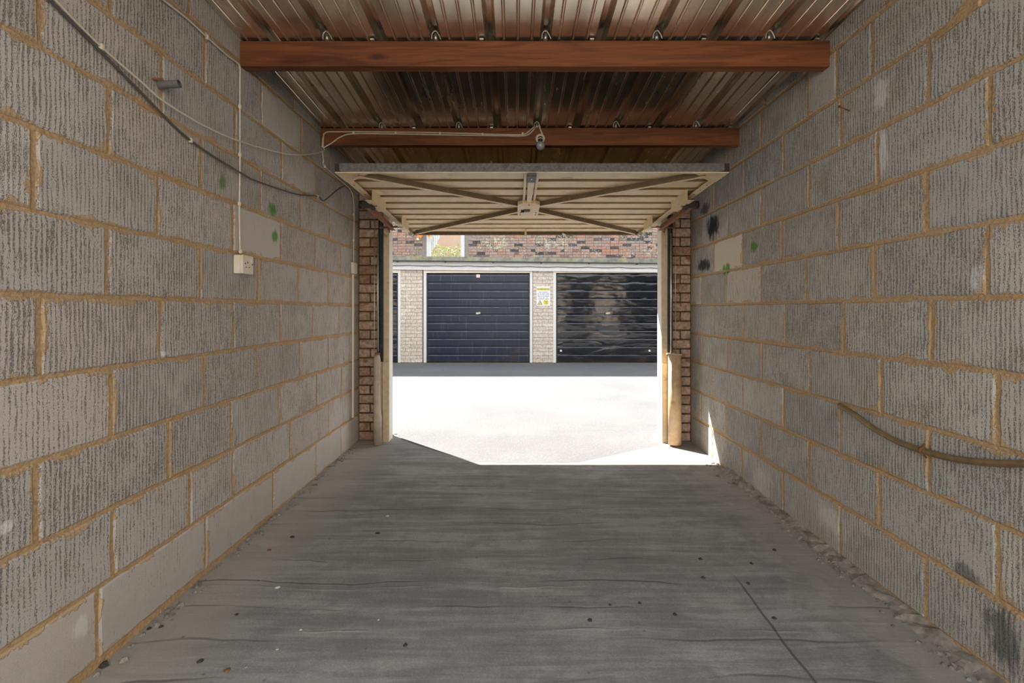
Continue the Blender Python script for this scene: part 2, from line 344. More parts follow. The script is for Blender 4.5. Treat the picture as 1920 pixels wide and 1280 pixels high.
n.t.links.new(tp.outputs[0], mx.inputs[1]); n.t.links.new(gl.outputs[0], mx.inputs[2]); n.t.links.new(mx.outputs[0], n.t.nodes['Material Output'].inputs[0]); M['window_glass'] = n.m
n = NT('bulb_glass'); n.put(n.b.inputs['Coat Weight'], 0.6); M['bulb_glass'] = n.out((0.30, 0.31, 0.34), 0.18, 0, 0.6)

# ------------------------------------------------------------------ mesh helpers
def wloc(o):
    v = Vector((0, 0, 0))
    while o is not None: v += o.location; o = o.parent
    return v
class MB:
    def __init__(s): s.v = []; s.f = []; s.sm = []
    def add(s, vs, fs, smooth=False):
        k = len(s.v); s.v += [Vector(q) for q in vs]; s.f += [tuple(i + k for i in q) for q in fs]; s.sm += [smooth] * len(fs); return s
    def hexa(s, c): return s.add(c, [(0, 3, 2, 1), (4, 5, 6, 7), (0, 1, 5, 4), (1, 2, 6, 5), (2, 3, 7, 6), (3, 0, 4, 7)])
    def box(s, x0, x1, y0, y1, z0, z1):
        return s.hexa([(x0, y0, z0), (x1, y0, z0), (x1, y1, z0), (x0, y1, z0), (x0, y0, z1), (x1, y0, z1), (x1, y1, z1), (x0, y1, z1)])
    def bar(s, p, q, w, h, up=(0, 0, 1)):
        p, q = Vector(p), Vector(q); d = (q - p).normalized(); r = d.cross(Vector(up)).normalized() * w / 2; u = r.cross(d).normalized() * h / 2
        return s.hexa([p - r - u, p + r - u, q + r - u, q - r - u, p - r + u, p + r + u, q + r + u, q - r + u])
    def tube(s, pts, r, n=8, cap=True):
        pts = [Vector(q) for q in pts]; rr = r if isinstance(r, (list, tuple)) else [r] * len(pts); k = len(s.v); ref = None
        for i, q in enumerate(pts):
            d = (pts[min(i + 1, len(pts) - 1)] - pts[max(i - 1, 0)]).normalized()
            if ref is None: ref = d.orthogonal().normalized()
            a = (ref - d * ref.dot(d)).normalized(); b = d.cross(a); ref = a
            for j in range(n):
                t = 2 * math.pi * j / n; s.v.append(q + (a * math.cos(t) + b * math.sin(t)) * rr[i])
        for i in range(len(pts) - 1):
            for j in range(n):
                s.f.append((k + i * n + j, k + i * n + (j + 1) % n, k + (i + 1) * n + (j + 1) % n, k + (i + 1) * n + j)); s.sm.append(True)
        if cap:
            s.f.append(tuple(k + j for j in reversed(range(n)))); s.sm.append(False)
            s.f.append(tuple(k + (len(pts) - 1) * n + j for j in range(n))); s.sm.append(False)
        return s
    def poly(s, pts, d):
        pts = [Vector(q) for q in pts]; d = Vector(d); n = len(pts)
        return s.add(pts + [q + d for q in pts], [tuple(range(n - 1, -1, -1)), tuple(range(n, 2 * n))] + [(i, (i + 1) % n, n + (i + 1) % n, n + i) for i in range(n)])
    def build(s, name, mat, parent=None, origin=None, bevel=0.0):
        base = wloc(parent) if parent else Vector((0, 0, 0)); org = Vector(origin) if origin is not None else base
        me = bpy.data.meshes.new(name); me.from_pydata([tuple(q - org) for q in s.v], [], s.f)
        me.polygons.foreach_set('use_smooth', s.sm)
        bm = bmesh.new(); bm.from_mesh(me); bmesh.ops.recalc_face_normals(bm, faces=bm.faces)
        if bevel: bmesh.ops.bevel(bm, geom=bm.edges[:], offset=bevel, segments=2, affect='EDGES', clamp_overlap=True)
        bm.to_mesh(me); bm.free(); me.materials.append(M[mat])
        return link(name, me, parent, org - base)
def link(name, me, parent=None, loc=(0, 0, 0)):
    o = bpy.data.objects.new(name, me); COL.objects.link(o); o.location = loc
    if parent: o.parent = parent
    return o
def tag(o, label=None, cat=None, group=None, kind=None):
    for k, v in (('label', label), ('category', cat), ('group', group), ('kind', kind)):
        if v: o[k] = v
    return o
def empty(name, loc=(0, 0, 0)): 
    o = link(name, None, None, loc); o.empty_display_size = 0.1; return o
def spline(pts, n=8):
    pts = [Vector(q) for q in pts]; out = []
    for i in range(len(pts) - 1):
        a, b, c, d = pts[max(i - 1, 0)], pts[i], pts[i + 1], pts[min(i + 2, len(pts) - 1)]
        for j in range(n):
            t = j / n; out.append(0.5 * ((2 * b) + (c - a) * t + (2 * a - 5 * b + 4 * c - d) * t * t + (3 * b - a - 3 * c + d) * t ** 3))
    return out + [pts[-1]]
def mesh_of(mb, name, mat):
    me = bpy.data.meshes.new(name); me.from_pydata([tuple(q) for q in mb.v], [], mb.f)
    me.polygons.foreach_set('use_smooth', mb.sm)
    bm = bmesh.new(); bm.from_mesh(me); bmesh.ops.recalc_face_normals(bm, faces=bm.faces); bm.to_mesh(me); bm.free()
    me.materials.append(M[mat]); return me

# ------------------------------------------------------------------ floor and forecourt
def grid(x0, x1, y0, y1, st, fz):
    nx, ny = max(2, int((x1 - x0) / st)), max(2, int((y1 - y0) / st)); mb = MB(); vs = []; fs = []
    for j in range(ny + 1):
        for i in range(nx + 1):
            x = x0 + (x1 - x0) * i / nx; y = y0 + (y1 - y0) * j / ny; vs.append((x, y, fz(x, y)))
    for j in range(ny):
        for i in range(nx):
            a = j * (nx + 1) + i; fs.append((a, a + 1, a + nx + 2, a + nx + 1))
    return mb.add(vs, fs, True)
from mathutils import noise as mnoise
def fz_in(x, y): return floor_z(y) + max(0.0, min(1.0, (3.3 - y) * 3)) * 0.004 * mnoise.noise(Vector((x * 2.1, y * 2.1, 0))) + max(0.0, min(1.0, (3.3 - y) * 3)) * 0.0015 * mnoise.noise(Vector((x * 2, y * 14, 3)))
tag(grid(XL - 0.05, XR + 0.05, YBACK, 4.10, 0.04, fz_in).build('floor', 'floor_concrete'), 'worn grey concrete garage floor with float marks', None, None, 'structure')
g = MB()
g.add([(-30, 4.10, 0.022), (30, 4.10, 0.022), (30, 10.02, -0.005), (-30, 10.02, -0.005)], [(0, 1, 2, 3)])
tag(g.build('forecourt', 'tarmac'), 'tarmac forecourt between the two rows of garages', None, None, 'structure')
pts = [(-0.98, 4.12), (-0.95, 3.99), (-0.80, 3.84), (-0.52, 3.60), (-0.30, 3.42), (0.0, 3.405), (0.44, 3.41), (0.70, 3.56), (0.92, 3.70), (1.15, 3.83), (1.165, 4.12)]
tag(MB().poly([(x, y, floor_z(y) - 0.01) for x, y in pts], (0, 0, 0.0108)).build('tarmac_apron', 'tarmac'), 'tongue of tarmac running in over the garage threshold', None, None, 'structure')
g = MB(); g.add([(-30, -30, -0.10), (30, -30, -0.10), (30, 30, -0.10), (-30, 30, -0.10)], [(0, 1, 2, 3)])
tag(g.build('ground', 'tarmac'), 'ground beneath the garages', None, None, 'structure')

tag(MB().box(-9, 9, -5.2, -5.0, -0.09, 2.6).build('wall_bounce', 'bounce_render'), 'unseen pale wall added behind the viewpoint to bounce light', None, None, 'structure')  # unseen wall, added to bounce sunlight into the garage
# ------------------------------------------------------------------ block walls
LEFT = {5: [355], 4: [207, 384, 490, 565], 3: [75, 304, 441, 528], 2: [204, 377, 489], 1: [64, 296, 437], 0: [200, 375, 484, 560],
        -1: [75, 300, 437, 525, 587], -2: [210, 383, 482, 562, 615], -3: [69, 316, 433, 523, 593], -4: [212, 356, 436, 544, 616], -5: [183, 385, 512, 592]}
RIGHT = {5: [1662], 4: [1836, 1636, 1568, 1514, 1427], 3: [1740, 1576, 1469, 1395], 2: [1855, 1645, 1517, 1427, 1365], 1: [1737, 1572, 1466, 1392, 1339],
         0: [1850, 1640, 1512, 1426, 1362, 1315], -1: [1747, 1582, 1472, 1394, 1339], -2: [1869, 1652, 1519, 1428.7, 1365, 1317],
         -3: [1742, 1575, 1469.6, 1392.6, 1338], -4: [1869, 1649, 1516, 1426, 1362], -5: [1737, 1575, 1468.5, 1391.5]}
SMOOTH = {('L', 1, 437): (0.75, 0.35), ('R', 1, 1392): (0.95, 0.75), ('R', 0, 1426): (0.45, 0.3), ('R', -3, 1469.6): (0.35, 0.05), ('R', 4, 1568): (0.6, 0.0), ('L', 4, 490): (0.5, 0.1)}
def block(side, y0, y1, z0, z1, rng):
    """a concrete block: rough outline, arris knocked off, body running back into the wall"""
    X = XL if side == 'L' else XR; inw = 1 if side == 'L' else -1
    proud = rng.uniform(0.0, 0.003); L, Hh = y1 - y0, z1 - z0; ny, nz = max(4, int(L / 0.05)), 5
    pts = []
    for i in range(ny): pts.append((y0 + L * i / ny, z0))
    for i in range(nz): pts.append((y1, z0 + Hh * i / nz))
    for i in range(ny): pts.append((y1 - L * i / ny, z1))
    for i in range(nz): pts.append((y0, z1 - Hh * i / nz))
    cy, cz = (y0 + y1) / 2, (z0 + z1) / 2; rings = [[], [], []]
    for (y, z) in pts:
        j = rng.uniform(-0.0016, 0.0034); jy, jz = (cy - y), (cz - z); l = math.hypot(jy, jz)
        y += jy / l * j * 1.5; z += jz / l * j
        rings[0].append((X + inw * proud, y + (0.006 if y < cy else -0.006) * min(1, abs(jy) / (L / 2)) ** 8, z + (0.006 if z < cz else -0.006) * min(1, abs(jz) / (Hh / 2)) ** 8))
        rings[1].append((X - inw * (0.004 - proud), y, z)); rings[2].append((X - inw * 0.03, y, z))
    n = len(pts); mb = MB(); mb.add(rings[0] + rings[1] + rings[2], [tuple(range(n))] + [(r * n + i, r * n + (i + 1) % n, (r + 1) * n + (i + 1) % n, (r + 1) * n + i) for r in (0, 1) for i in range(n)])
    return mb, Vector((X, cy, cz))
def block_wall(side, rows, parent, mat, yend):
    rng = random.Random(11 if side == 'L' else 23); J = 0.0055
    for k, px in rows.items():
        ys = [((-XL) * F / (CX - x), x) if side == 'L' else (XR * F / (x - CX), x) for x in px]; ys.sort()
        while ys[0][0] > YBACK + 0.3: ys.insert(0, (ys[0][0] - 0.45, None))
        while ys[-1][0] < yend - 0.25: ys.append((ys[-1][0] + 0.45, None))
        ys = [q for q in ys if q[0] < yend - 0.05] + [(yend + 0.02, None)]
        for (a, _), (b, xb) in zip(ys, ys[1:]):
            z0, z1 = Z0 + k * COURSE, Z0 + (k + 1) * COURSE
            if k == 5: z1 = z0 + 0.21
            mb, c = block(side, a + J, b - J, z0 + J, z1 - J, rng)
            o = mb.build('concrete_block', mat, parent, c)
            key = None
            for kk in SMOOTH:
                if kk[0] == side and kk[1] == k:
                    yk = (-XL) * F / (CX - kk[2]) if side == 'L' else XR * F / (kk[2] - CX)
                    if abs(yk - a) < 0.02: key = kk
            sm, cr = SMOOTH[key] if key else (max(0, rng.gauss(0.0, 0.22)) * 0.8, 0.0)
            if side == 'L' and k == -5: sm = 0.85
            if side == 'L' and k == -4: sm = max(sm, 0.3)
            o.color = (sm, cr, 0, 1)
w = MB().box(XL - 0.20, XL - 0.0035, YBACK, 4.05, -0.09, 2.62).build('wall_left', 'mortar'); tag(w, 'left garage wall of ribbed concrete blocks with tan mortar', None, None, 'structure')
block_wall('L', LEFT, w, 'block_left', YFL)
w = MB().box(XR + 0.0035, XR + 0.20, YBACK, 4.05, -0.09, 2.62).build('wall_right', 'mortar'); tag(w, 'right garage wall of ribbed concrete blocks with tan mortar', None, None, 'structure')
block_wall('R', RIGHT, w, 'block_right', YFR)

MB().poly([rw(1752, 80, -0.004), rw(1775, 50, -0.004), rw(1803, 14, -0.004), rw(1822, -12, -0.004), rw(1842, -12, -0.004), rw(1838, 12, -0.004), rw(1800, 44, -0.004)], (-0.012, 0, 0)).build('mortar_patch', 'mortar', w)
# ------------------------------------------------------------------ front wall with brick nibs either side of the opening
wf = MB().box(-12, OPL - 0.06, 4.0, 4.09, -0.09, 2.3).box(OPR + 0.05, 12, 3.965, 4.06, -0.09, 2.3).box(OPL - 0.06, OPR + 0.05, 3.985, 4.09, 1.93, 2.3).build('wall_front', 'mortar_brick')
tag(wf, 'front wall of the garage with brick nibs beside the opening', None, None, 'structure')
def nib(x0, x1, yf, headers):
    """narrow brick return: a stretcher course, then a course of two short pieces"""
    rng = random.Random(int(x0 * 100)); z = 0.02; i = 0
    while z < 2.2:
        mid = x0 + (x1 - x0) * headers
        parts = [(x0, x1)] if i % 2 == 0 else [(x0, mid), (mid, x1)]
        for (a, b) in parts:
            d = rng.uniform(0, 0.008)
            MB().box(a + 0.005, b - 0.005, yf - 0.012 + d, yf + 0.045, z + 0.006, z + 0.069).build('brick', 'nib_brick', wf, ((a + b) / 2, yf, z + 0.035), 0.003)
        z += 0.0755; i += 1
nib(XL + 0.004, OPL - 0.05, 3.96, 0.46); nib(OPR + 0.075, XR - 0.004, 3.925, 0.5)
# neighbouring bays of our own row (sunlit, mirrored in the doors opposite)
def plain_bay(x0, w_=2.2):
    t = MB().box(x0, x0 + w_, 4.085, 4.125, 0.03, 1.9); 
    for k in range(10): t.box(x0 + 0.03, x0 + w_ - 0.03, 4.12, 4.135, 0.08 + k * 0.18, 0.22 + k * 0.18)
    return t

for (x0_, w0_) in ((-3.85, 2.2), (-6.55, 2.2), (1.62, 0.9), (3.42, 2.2), (6.1, 2.2)):
    plain_bay(x0_, w0_).build('neighbour_door', 'door_black_gloss', wf)
for (a_, b_) in ((-1.62, -1.08), (-4.35, -3.88), (1.235, 1.60), (2.54, 3.40), (5.64, 6.08)):
    MB().box(a_, b_, 4.092 if a_ < 0 else 4.062, 4.14, -0.05, 1.95).build('pier_face', 'pier_brick', wf)
# ------------------------------------------------------------------ door frame
t = MB().box(OPL - 0.045, OPL, 3.93, 4.035, 0.0, 1.93)
trim = t.build('trim_1', 'jamb_white', None, (OPL, 3.98, 0)); tag(trim, 'left timber post of the garage door frame', None, None, 'structure')
MB().box(OPL - 0.046, OPL - 0.001, 3.922, 3.9295, 0.0, 1.93).build('inner_face', 'jamb_cream', trim)
MB().box(OPL - 0.066, OPL + 0.002, 3.905, 3.9215, 0.01, 0.67).build('kick_plate', 'jamb_cream', trim, None, 0.003)
t = MB().box(OPR, OPR + 0.05, 3.90, 4.005, 0.0, 1.93)
trim = t.build('trim_2', 'jamb_white', None, (OPR, 3.95, 0)); tag(trim, 'right timber post of the garage door frame', None, None, 'structure')
MB().box(OPR + 0.001, OPR + 0.048, 3.892, 3.8995, 0.0, 1.93).build('inner_face', 'jamb_cream', trim)
MB().box(OPR + 0.001, OPR + 0.042, 3.875, 3.8915, 0.01, 0.66).build('kick_plate', 'jamb_cream', trim, None, 0.003)
t = MB().box(OPL, OPR, 3.93, 4.0, 1.88, 1.95).build('trim_3', 'jamb_cream', None, (0.07, 3.96, 1.9)); tag(t, 'timber head of the garage door frame', None, None, 'structure')

# ------------------------------------------------------------------ profiled steel roof on timber beams
ceil = empty('ceiling', (0, 0, 0)); tag(ceil, 'profiled galvanised steel roof deck seen from below', None, None, 'structure')
P = 0.2535; X0 = 0.137
def deck_profile():
    out = []; i0 = math.floor((XL - 0.1 - X0) / P)
    for i in range(i0, i0 + 14):
        c = X0 + i * P
        out += [(c - 0.026, 0), (c - 0.021, 0.028), (c - 0.010, 0.040), (c + 0.010, 0.040), (c + 0.021, 0.028), (c + 0.026, 0)]
        for j in (1, 2, 3):
            m = c + P * j / 4; out += [(m - 0.008, 0), (m - 0.004, -0.006), (m - 0.0015, -0.0075), (m + 0.0015, -0.0075), (m + 0.004, -0.006), (m + 0.008, 0)]
    return [q for q in out if XL - 0.15 < q[0] < XR + 0.15]
prof = deck_profile()
cuts = [-2, X0 - 3 * P + P / 8, X0 + P / 8, X0 + 3 * P + P / 8, 9]
for a, b in zip(cuts, cuts[1:]):
    pr = [q for q in prof if a - 0.02 <= q[0] <= b + 0.02]; mb = MB(); ys = [YROOF, 4.6]; vs = []; fs = []
    for (x, dz) in pr:
        for y in ys: vs.append((x, y, roof_z(x, y) + 0.009 + dz + (0.0015 if a > -2 and x < a + 0.02 else 0)))
    n = len(pr)
    for (x, dz) in pr:
        for y in ys: vs.append((x, y, roof_z(x, y) + 0.0105 + dz))
    for i in range(n - 1):
        fs.append((2 * i, 2 * i + 1, 2 * i + 3, 2 * i + 2)); fs.append((2 * n + 2 * i, 2 * n + 2 * i + 2, 2 * n + 2 * i + 3, 2 * n + 2 * i + 1))
    mb.add(vs, fs).build('roof_sheet', 'galvanised', ceil)
MB().hexa([(x, y, roof_z(x, y) + z) for z in (0.05, 0.09) for (x, y) in ((XL - 4.2, YROOF), (XR + 4.2, YROOF), (XR + 4.2, 4.6), (XL - 4.2, 4.6))]).build('roof_board', 'roof_felt', ceil)
MB().box(XL - 4.2, XR + 4.2, 4.60, 4.63, 2.09, 2.30).build('fascia_board', 'white_paint', ceil)

def hook_bolt(parent, x, yf, zt):
    t = MB().tube([(x, yf + 0.012, zt - 0.002), (x, yf + 0.012, zt + 0.022)], 0.009, 8).tube([(x, yf + 0.012, zt + 0.022), (x, yf + 0.012, zt + 0.027)], 0.006, 6)
    t.tube(spline([(x - 0.017, yf + 0.006, zt + 0.001), (x - 0.015, yf + 0.004, zt + 0.024), (x, yf + 0.003, zt + 0.036), (x + 0.014, yf + 0.004, zt + 0.022), (x + 0.024, yf + 0.006, zt + 0.001)], 4), 0.0028, 6)
    t.build('hook_bolt', 'zinc', parent)
def roof_beam(l, r, h, depth, label):
    """l, r: lower front corners at the two walls"""
    l, r = Vector(l), Vector(r); d = Vector((0, depth, 0)); up = Vector((0, 0, h)); o = (l + r) / 2; N = 14; vs = []; fs = []
    for i in range(N + 1):
        p = l.lerp(r, i / N); w = 0.0012 * math.sin(i * 2.1)
        vs += [p + Vector((0, w, w)), p + d + Vector((0, 0, w)), p + d + up, p + up + Vector((0, w, 0))]
    for i in range(N):
        for j in range(4): fs.append((4 * i + j, 4 * i + (j + 1) % 4, 4 * i + 4 + (j + 1) % 4, 4 * i + 4 + j))
    fs += [(0, 1, 2, 3), (4 * N + 3, 4 * N + 2, 4 * N + 1, 4 * N)]
    b = MB().add(vs, fs).build('roof_beam', 'beam_wood', None, o); return tag(b, label, 'beam', 'timber beams under the steel roof')
beam1 = roof_beam((XL, 2.259, H + 1.143), (XR, 2.19, H + 1.107), 0.1175, 0.05, 'reddish-brown timber roof beam nearest the viewer, largest of the two')
beam2 = roof_beam((XL, 3.183, H + 1.089), (XR, 3.073, H + 1.051), 0.111, 0.05, 'reddish-brown timber roof beam carrying the bare light bulb and cream cables')
for i in range(-4, 6):
    x = X0 + i * P
    for bm, y0 in ((beam1, 2.225), (beam2, 3.13)):
        yf = y0 - (0.0125 if bm is beam1 else 0.02) * (x - 0.07) * 2
        if i % 2 == 0: hook_bolt(bm, x, yf - 0.02, roof_z(x, yf))
        else: MB().box(x - 0.05, x - 0.032, yf - 0.014, yf + 0.01, roof_z(x, yf) - 0.002, roof_z(x, yf) + 0.004).build('fixing_strap', 'zinc', bm)

# ------------------------------------------------------------------ the raised up-and-over door
DX0, DX1, DN, DF = -0.977, 1.153, 2.603, 4.40; DC = (DX0 + DX1) / 2
def zb(y): return 1.8366 - 0.0332 * (y - DN)
door = empty('garage_door', (DC, 3.3, zb(3.3))); tag(door, 'cream steel up-and-over garage door raised flat overhead', 'garage door')
vs = []; fs = []; pr = []; y = DN + 0.03
while y < DF - 0.05:
    dp = 0.052 if y < DN + 0.1 else 0.088; pr += [(y, dp), (y + 0.135, dp), (y + 0.051, 0.0245), (y + 0.050, 0.022), (y + 0.168, 0.022), (y + 0.168, 0.024)]; y += 0.173
pr = [q for q in pr if q[0] < DF - 0.01]
for (yy, dz) in pr: vs += [(DX0 + 0.01, yy, zb(yy) + dz), (DX1 - 0.01, yy, zb(yy) + dz)]
m = len(pr)
for i in range(m - 1): fs.append((2 * i, 2 * i + 1, 2 * i + 3, 2 * i + 2))
MB().add(vs, fs).build('ribbed_panel', 'door_cream', door)
MB().hexa([(x, yy, zb(yy) + z) for z in (0.0905, 0.0935) for (x, yy) in ((DX0 + 0.005, DN + 0.22), (DX1 - 0.005, DN + 0.22), (DX1 - 0.005, DF), (DX0 + 0.005, DF))]).build('outer_skin', 'outer_black', door)
rail = MB().box(DX0, DX1, DN, DN + 0.004, zb(DN), zb(DN) + 0.046).box(DX0, DX1, DN + 0.004, DN + 0.03, zb(DN) + 0.042, zb(DN) + 0.046).build('bottom_rail', 'door_grey', door)
MB().box(DX0, DX1, DN + 0.0005, DN + 0.032, zb(DN) - 0.003, zb(DN)).build('rail_flange', 'door_cream', rail)
for x in (DX0 - 0.001, DX1 - 0.024): MB().box(x, x + 0.025, DN - 0.003, DN - 0.0005, zb(DN) + 0.004, zb(DN) + 0.044).build('end_cap', 'dark_iron', rail)
tr = MB().hexa([(x, yy, zb(yy) + z) for z in (-0.004, 0.05) for (x, yy) in ((DX0 + 0.02, DF - 0.03), (DX1 - 0.02, DF - 0.03), (DX1 - 0.02, DF), (DX0 + 0.02, DF))]).build('top_rail', 'door_dirty', door)
for s, x in ((1, DX0), (-1, DX1)):
    a, b = (x, x + 0.045 * s)
    sr = MB().hexa([(xx, yy, zb(yy) + z) for z in (0.0, 0.004) for (xx, yy) in ((a, DN), (b, DN), (b, DF), (a, DF))]).hexa([(xx, yy, zb(yy) + z) for z in (0.004, 0.046) for (xx, yy) in ((a, DN), (a + 0.004 * s, DN), (a + 0.004 * s, DF), (a, DF))]).build('side_rail', 'door_cream', door)
    for yy in (2.75, 2.85, 2.95, 3.05): MB().tube([(x + 0.022 * s, yy, zb(yy) - 0.002), (x + 0.022 * s, yy, zb(yy) + 0.003)], 0.004, 6).build('rivet', 'dark_iron', sr)
    MB().poly([(x, DN, zb(DN) - 0.0055), (x + 0.20 * s, DN, zb(DN) - 0.0055), (x + 0.16 * s, DN + 0.035, zb(DN) - 0.006), (x + 0.05 * s, DN + 0.15, zb(DN) - 0.009), (x, DN + 0.17, zb(DN) - 0.0095)], (0, 0, 0.0025)).build('corner_gusset', 'door_cream', door)
    # diagonal braces: angle section, web hanging under the panel
    for (px, py, qx, qy) in ((x + 0.115 * s, DN + 0.035, DC - 0.07 * s, 3.30), (DC - 0.07 * s, 3.46, x + 0.08 * s, 4.30)):
        pz, qz = zb(py) - 0.002, zb(qy) - 0.002
        br = MB().bar((px, py, pz + 0.006), (qx, qy, qz + 0.006), 0.004, 0.032).build('diagonal_brace', 'brace_shaded', door)  # web coloured darker than the shared cream paint to show its shade
        d = Vector((qx - px, qy - py, 0)).normalized(); r = Vector((-d.y, d.x, 0)) * 0.012; r = r if r.y > 0 else -r
        MB().bar(Vector((px, py, pz - 0.010)) + r, Vector((qx, qy, qz - 0.010)) + r, 0.026, 0.003).build('brace_flange', 'door_cream', br)
    # lifting gear at each side
    MB().box(min(x + 0.075 * s, x + 0.079 * s), max(x + 0.075 * s, x + 0.079 * s), 3.02, 3.33, zb(3.2) - 0.035, zb(3.2) + 0.03).hexa([(xx, yy, zb(yy) + z) for z in (-0.036, -0.033) for (xx, yy) in ((x + 0.02 * s, 3.06), (x + 0.08 * s, 3.06), (x + 0.08 * s, 3.36), (x + 0.02 * s, 3.36))]).build('hinge_bracket', 'door_cream', door)
    MB().tube([(x - 0.055 * s, 3.20, zb(3.2) - 0.03), (x + 0.055 * s, 3.20, zb(3.2) - 0.03)], 0.010, 8).box(min(x - 0.03 * s, x + 0.035 * s), max(x - 0.03 * s, x + 0.035 * s), 3.15, 3.24, zb(3.2) - 0.055, zb(3.2) - 0.015).tube([(x - 0.058 * s, 3.20, zb(3.2) - 0.03), (x - 0.036 * s, 3.20, zb(3.2) - 0.03)], 0.028, 12).build('roller', 'dark_iron', door)
    arm = MB().bar((x - 0.012 * s, 3.18, zb(3.18) - 0.035), (x - 0.012 * s, 3.86, zb(3.86) - 0.045), 0.006, 0.045).bar((x - 0.002 * s, 3.18, zb(3.18) - 0.056), (x - 0.002 * s, 3.86, zb(3.86) - 0.066), 0.028, 0.004).build('lifting_arm', 'rust', door)
    MB().tube([(x - 0.11 * s, 3.84, zb(3.84) - 0.05), (x + 0.075 * s, 3.84, zb(3.84) - 0.04)], 0.008, 8).tube([(x - 0.03 * s, 3.84, zb(3.84) - 0.09), (x - 0.03 * s, 3.84, zb(3.84) - 0.02)], 0.006, 6).tube([(x - 0.04 * s, 3.84, zb(3.84) - 0.05), (x - 0.02 * s, 3.84, zb(3.84) - 0.05)], 0.02, 10).build('pivot_pin', 'rust', arm)
    MB().box(min(x + 0.09 * s, x + 0.094 * s), max(x + 0.09 * s, x + 0.094 * s), 3.74, 3.98, zb(3.9) - 0.045, zb(3.9) + 0.03).hexa([(xx, yy, zb(yy) + z) for z in (-0.043, -0.040) for (xx, yy) in ((x + 0.04 * s, 3.78), (x + 0.092 * s, 3.78), (x + 0.092 * s, 3.98), (x + 0.04 * s, 3.98))]).build('hinge_bracket', 'door_cream', door)
    MB().tube([(x + 0.045 * s, 4.27, zb(4.27) - 0.012), (x + 0.045 * s, 4.33, zb(4.33) - 0.012)], 0.02, 10).build('top_roller', 'zinc', door)
ch = MB()
for sx in (-0.034, 0.034): ch.hexa([(DC + sx + dx, yy, zb(yy) + z) for z in (-0.003, 0.03) for (dx, yy) in ((-0.007, DN + 0.01), (0.007, DN + 0.01), (0.007, 3.18), (-0.007, 3.18))])
ch = ch.build('centre_channel', 'door_cream', door)
MB().hexa([(DC + dx, yy, zb(yy) + z) for z in (-0.012, -0.008) for (dx, yy) in ((-0.020, DN + 0.05), (0.022, DN + 0.05), (0.014, 3.26), (-0.014, 3.26))]).build('latch_bar', 'door_cream', ch)
MB().box(DC - 0.026, DC + 0.026, DN + 0.004, DN + 0.135, zb(DN) - 0.024, zb(DN) - 0.004).build('latch', 'plastic_dark', door, None, 0.004)
MB().tube([(DC, DN + 0.05, zb(DN) - 0.028), (DC, DN + 0.05, zb(DN) - 0.023)], 0.006, 8).build('latch_screw', 'zinc', door)
pl = MB().poly([(DC - 0.075, 3.24, zb(3.24) - 0.02), (DC - 0.045, 3.20, zb(3.2) - 0.02), (DC + 0.045, 3.20, zb(3.2) - 0.02), (DC + 0.075, 3.24, zb(3.24) - 0.02), (DC + 0.075, 3.55, zb(3.55) - 0.02), (DC - 0.075, 3.55, zb(3.55) - 0.02)], (0, 0, 0.022)).build('lock_plate', 'door_cream', door)
MB().box(DC - 0.03, DC + 0.012, 3.36, 3.42, zb(3.4) - 0.026, zb(3.4) - 0.020).tube([(DC - 0.04, 3.39, zb(3.4) - 0.034), (DC - 0.04, 3.39, zb(3.4) - 0.019)], 0.012, 8).build('lock_mechanism', 'dark_iron', pl)
for (dx, yy) in ((-0.055, 3.45), (0.055, 3.45), (-0.055, 3.52), (0.055, 3.52), (0.0, 3.235)): MB().tube([(DC + dx, yy, zb(yy) - 0.023), (DC + dx, yy, zb(yy) - 0.0195)], 0.005, 6).build('rivet', 'dark_iron', pl)
MB().box(DC - 0.01, DC + 0.008, 4.26, 4.30, zb(4.3) - 0.035, zb(4.3) + 0.025).build('pull_tab', 'door_cream', door)
MB().tube(spline([(0.42, 4.34, zb(4.34) + 0.0), (0.45, 4.34, zb(4.34) - 0.02), (0.47, 4.35, zb(4.34) - 0.045), (0.51, 4.35, zb(4.34) - 0.04)], 4), 0.009, 6).build('rag', 'white_bit', door)

# ------------------------------------------------------------------ tracks and spring tubes
for (x0, x1, y0, lab) in ((OPL - 0.083, OPL - 0.049, 3.905, 'black steel door track beside the left brick nib'), (OPR + 0.049, OPR + 0.083, 3.868, 'black steel door track beside the right brick nib')):
    t = MB().box(x0, x0 + 0.003, y0, y0 + 0.035, 0.03, 1.86).box(x1 - 0.003, x1, y0, y0 + 0.035, 0.03, 1.86).box(x0, x1, y0 + 0.022, y0 + 0.026, 0.03, 1.86).build('door_track', 'black_track', None, ((x0 + x1) / 2, y0, 0.03))
    tag(t, lab, 'track', 'door tracks either side of the opening')
s1 = empty('spring_tube', (-1.103, 3.83, floor_z(3.83))); tag(s1, 'slim grey and tan spring tube standing by the left brick nib', 'tube', 'spring tubes for the door')
b = Vector((-1.103, 3.83, 0))
MB().tube([b + Vector((0.004, 0, 0.02)), b + Vector((0.004, 0, 0.24)), b + Vector((0, 0, 0.30)), b + Vector((0, 0, 0.70)), b + Vector((0.004, 0, 0.735))], [0.032, 0.032, 0.028, 0.027, 0.016], 16).build('tube', 'tube_grey', s1)
MB().tube([b + Vector((0.005, 0, 0.735)), b + Vector((0.005, 0, 0.75))], 0.02, 12).build('cap', 'rust', s1)
MB().tube([b + Vector((0.006, 0, 0.75)), b + Vector((0.006, 0, 1.70))], 0.006, 8).build('rod', 'zinc', s1)
MB().tube([b + Vector((-0.028, 0.02, 0.30)), b + Vector((-0.026, 0.02, 1.86))], 0.0025, 6).build('wire', 'zinc', s1)
s2 = empty('spring_tube', (1.254, 3.80, floor_z(3.8))); tag(s2, 'wide tan sunlit spring tube standing by the right brick nib', 'tube', 'spring tubes for the door')
b = Vector((1.254, 3.80, 0))
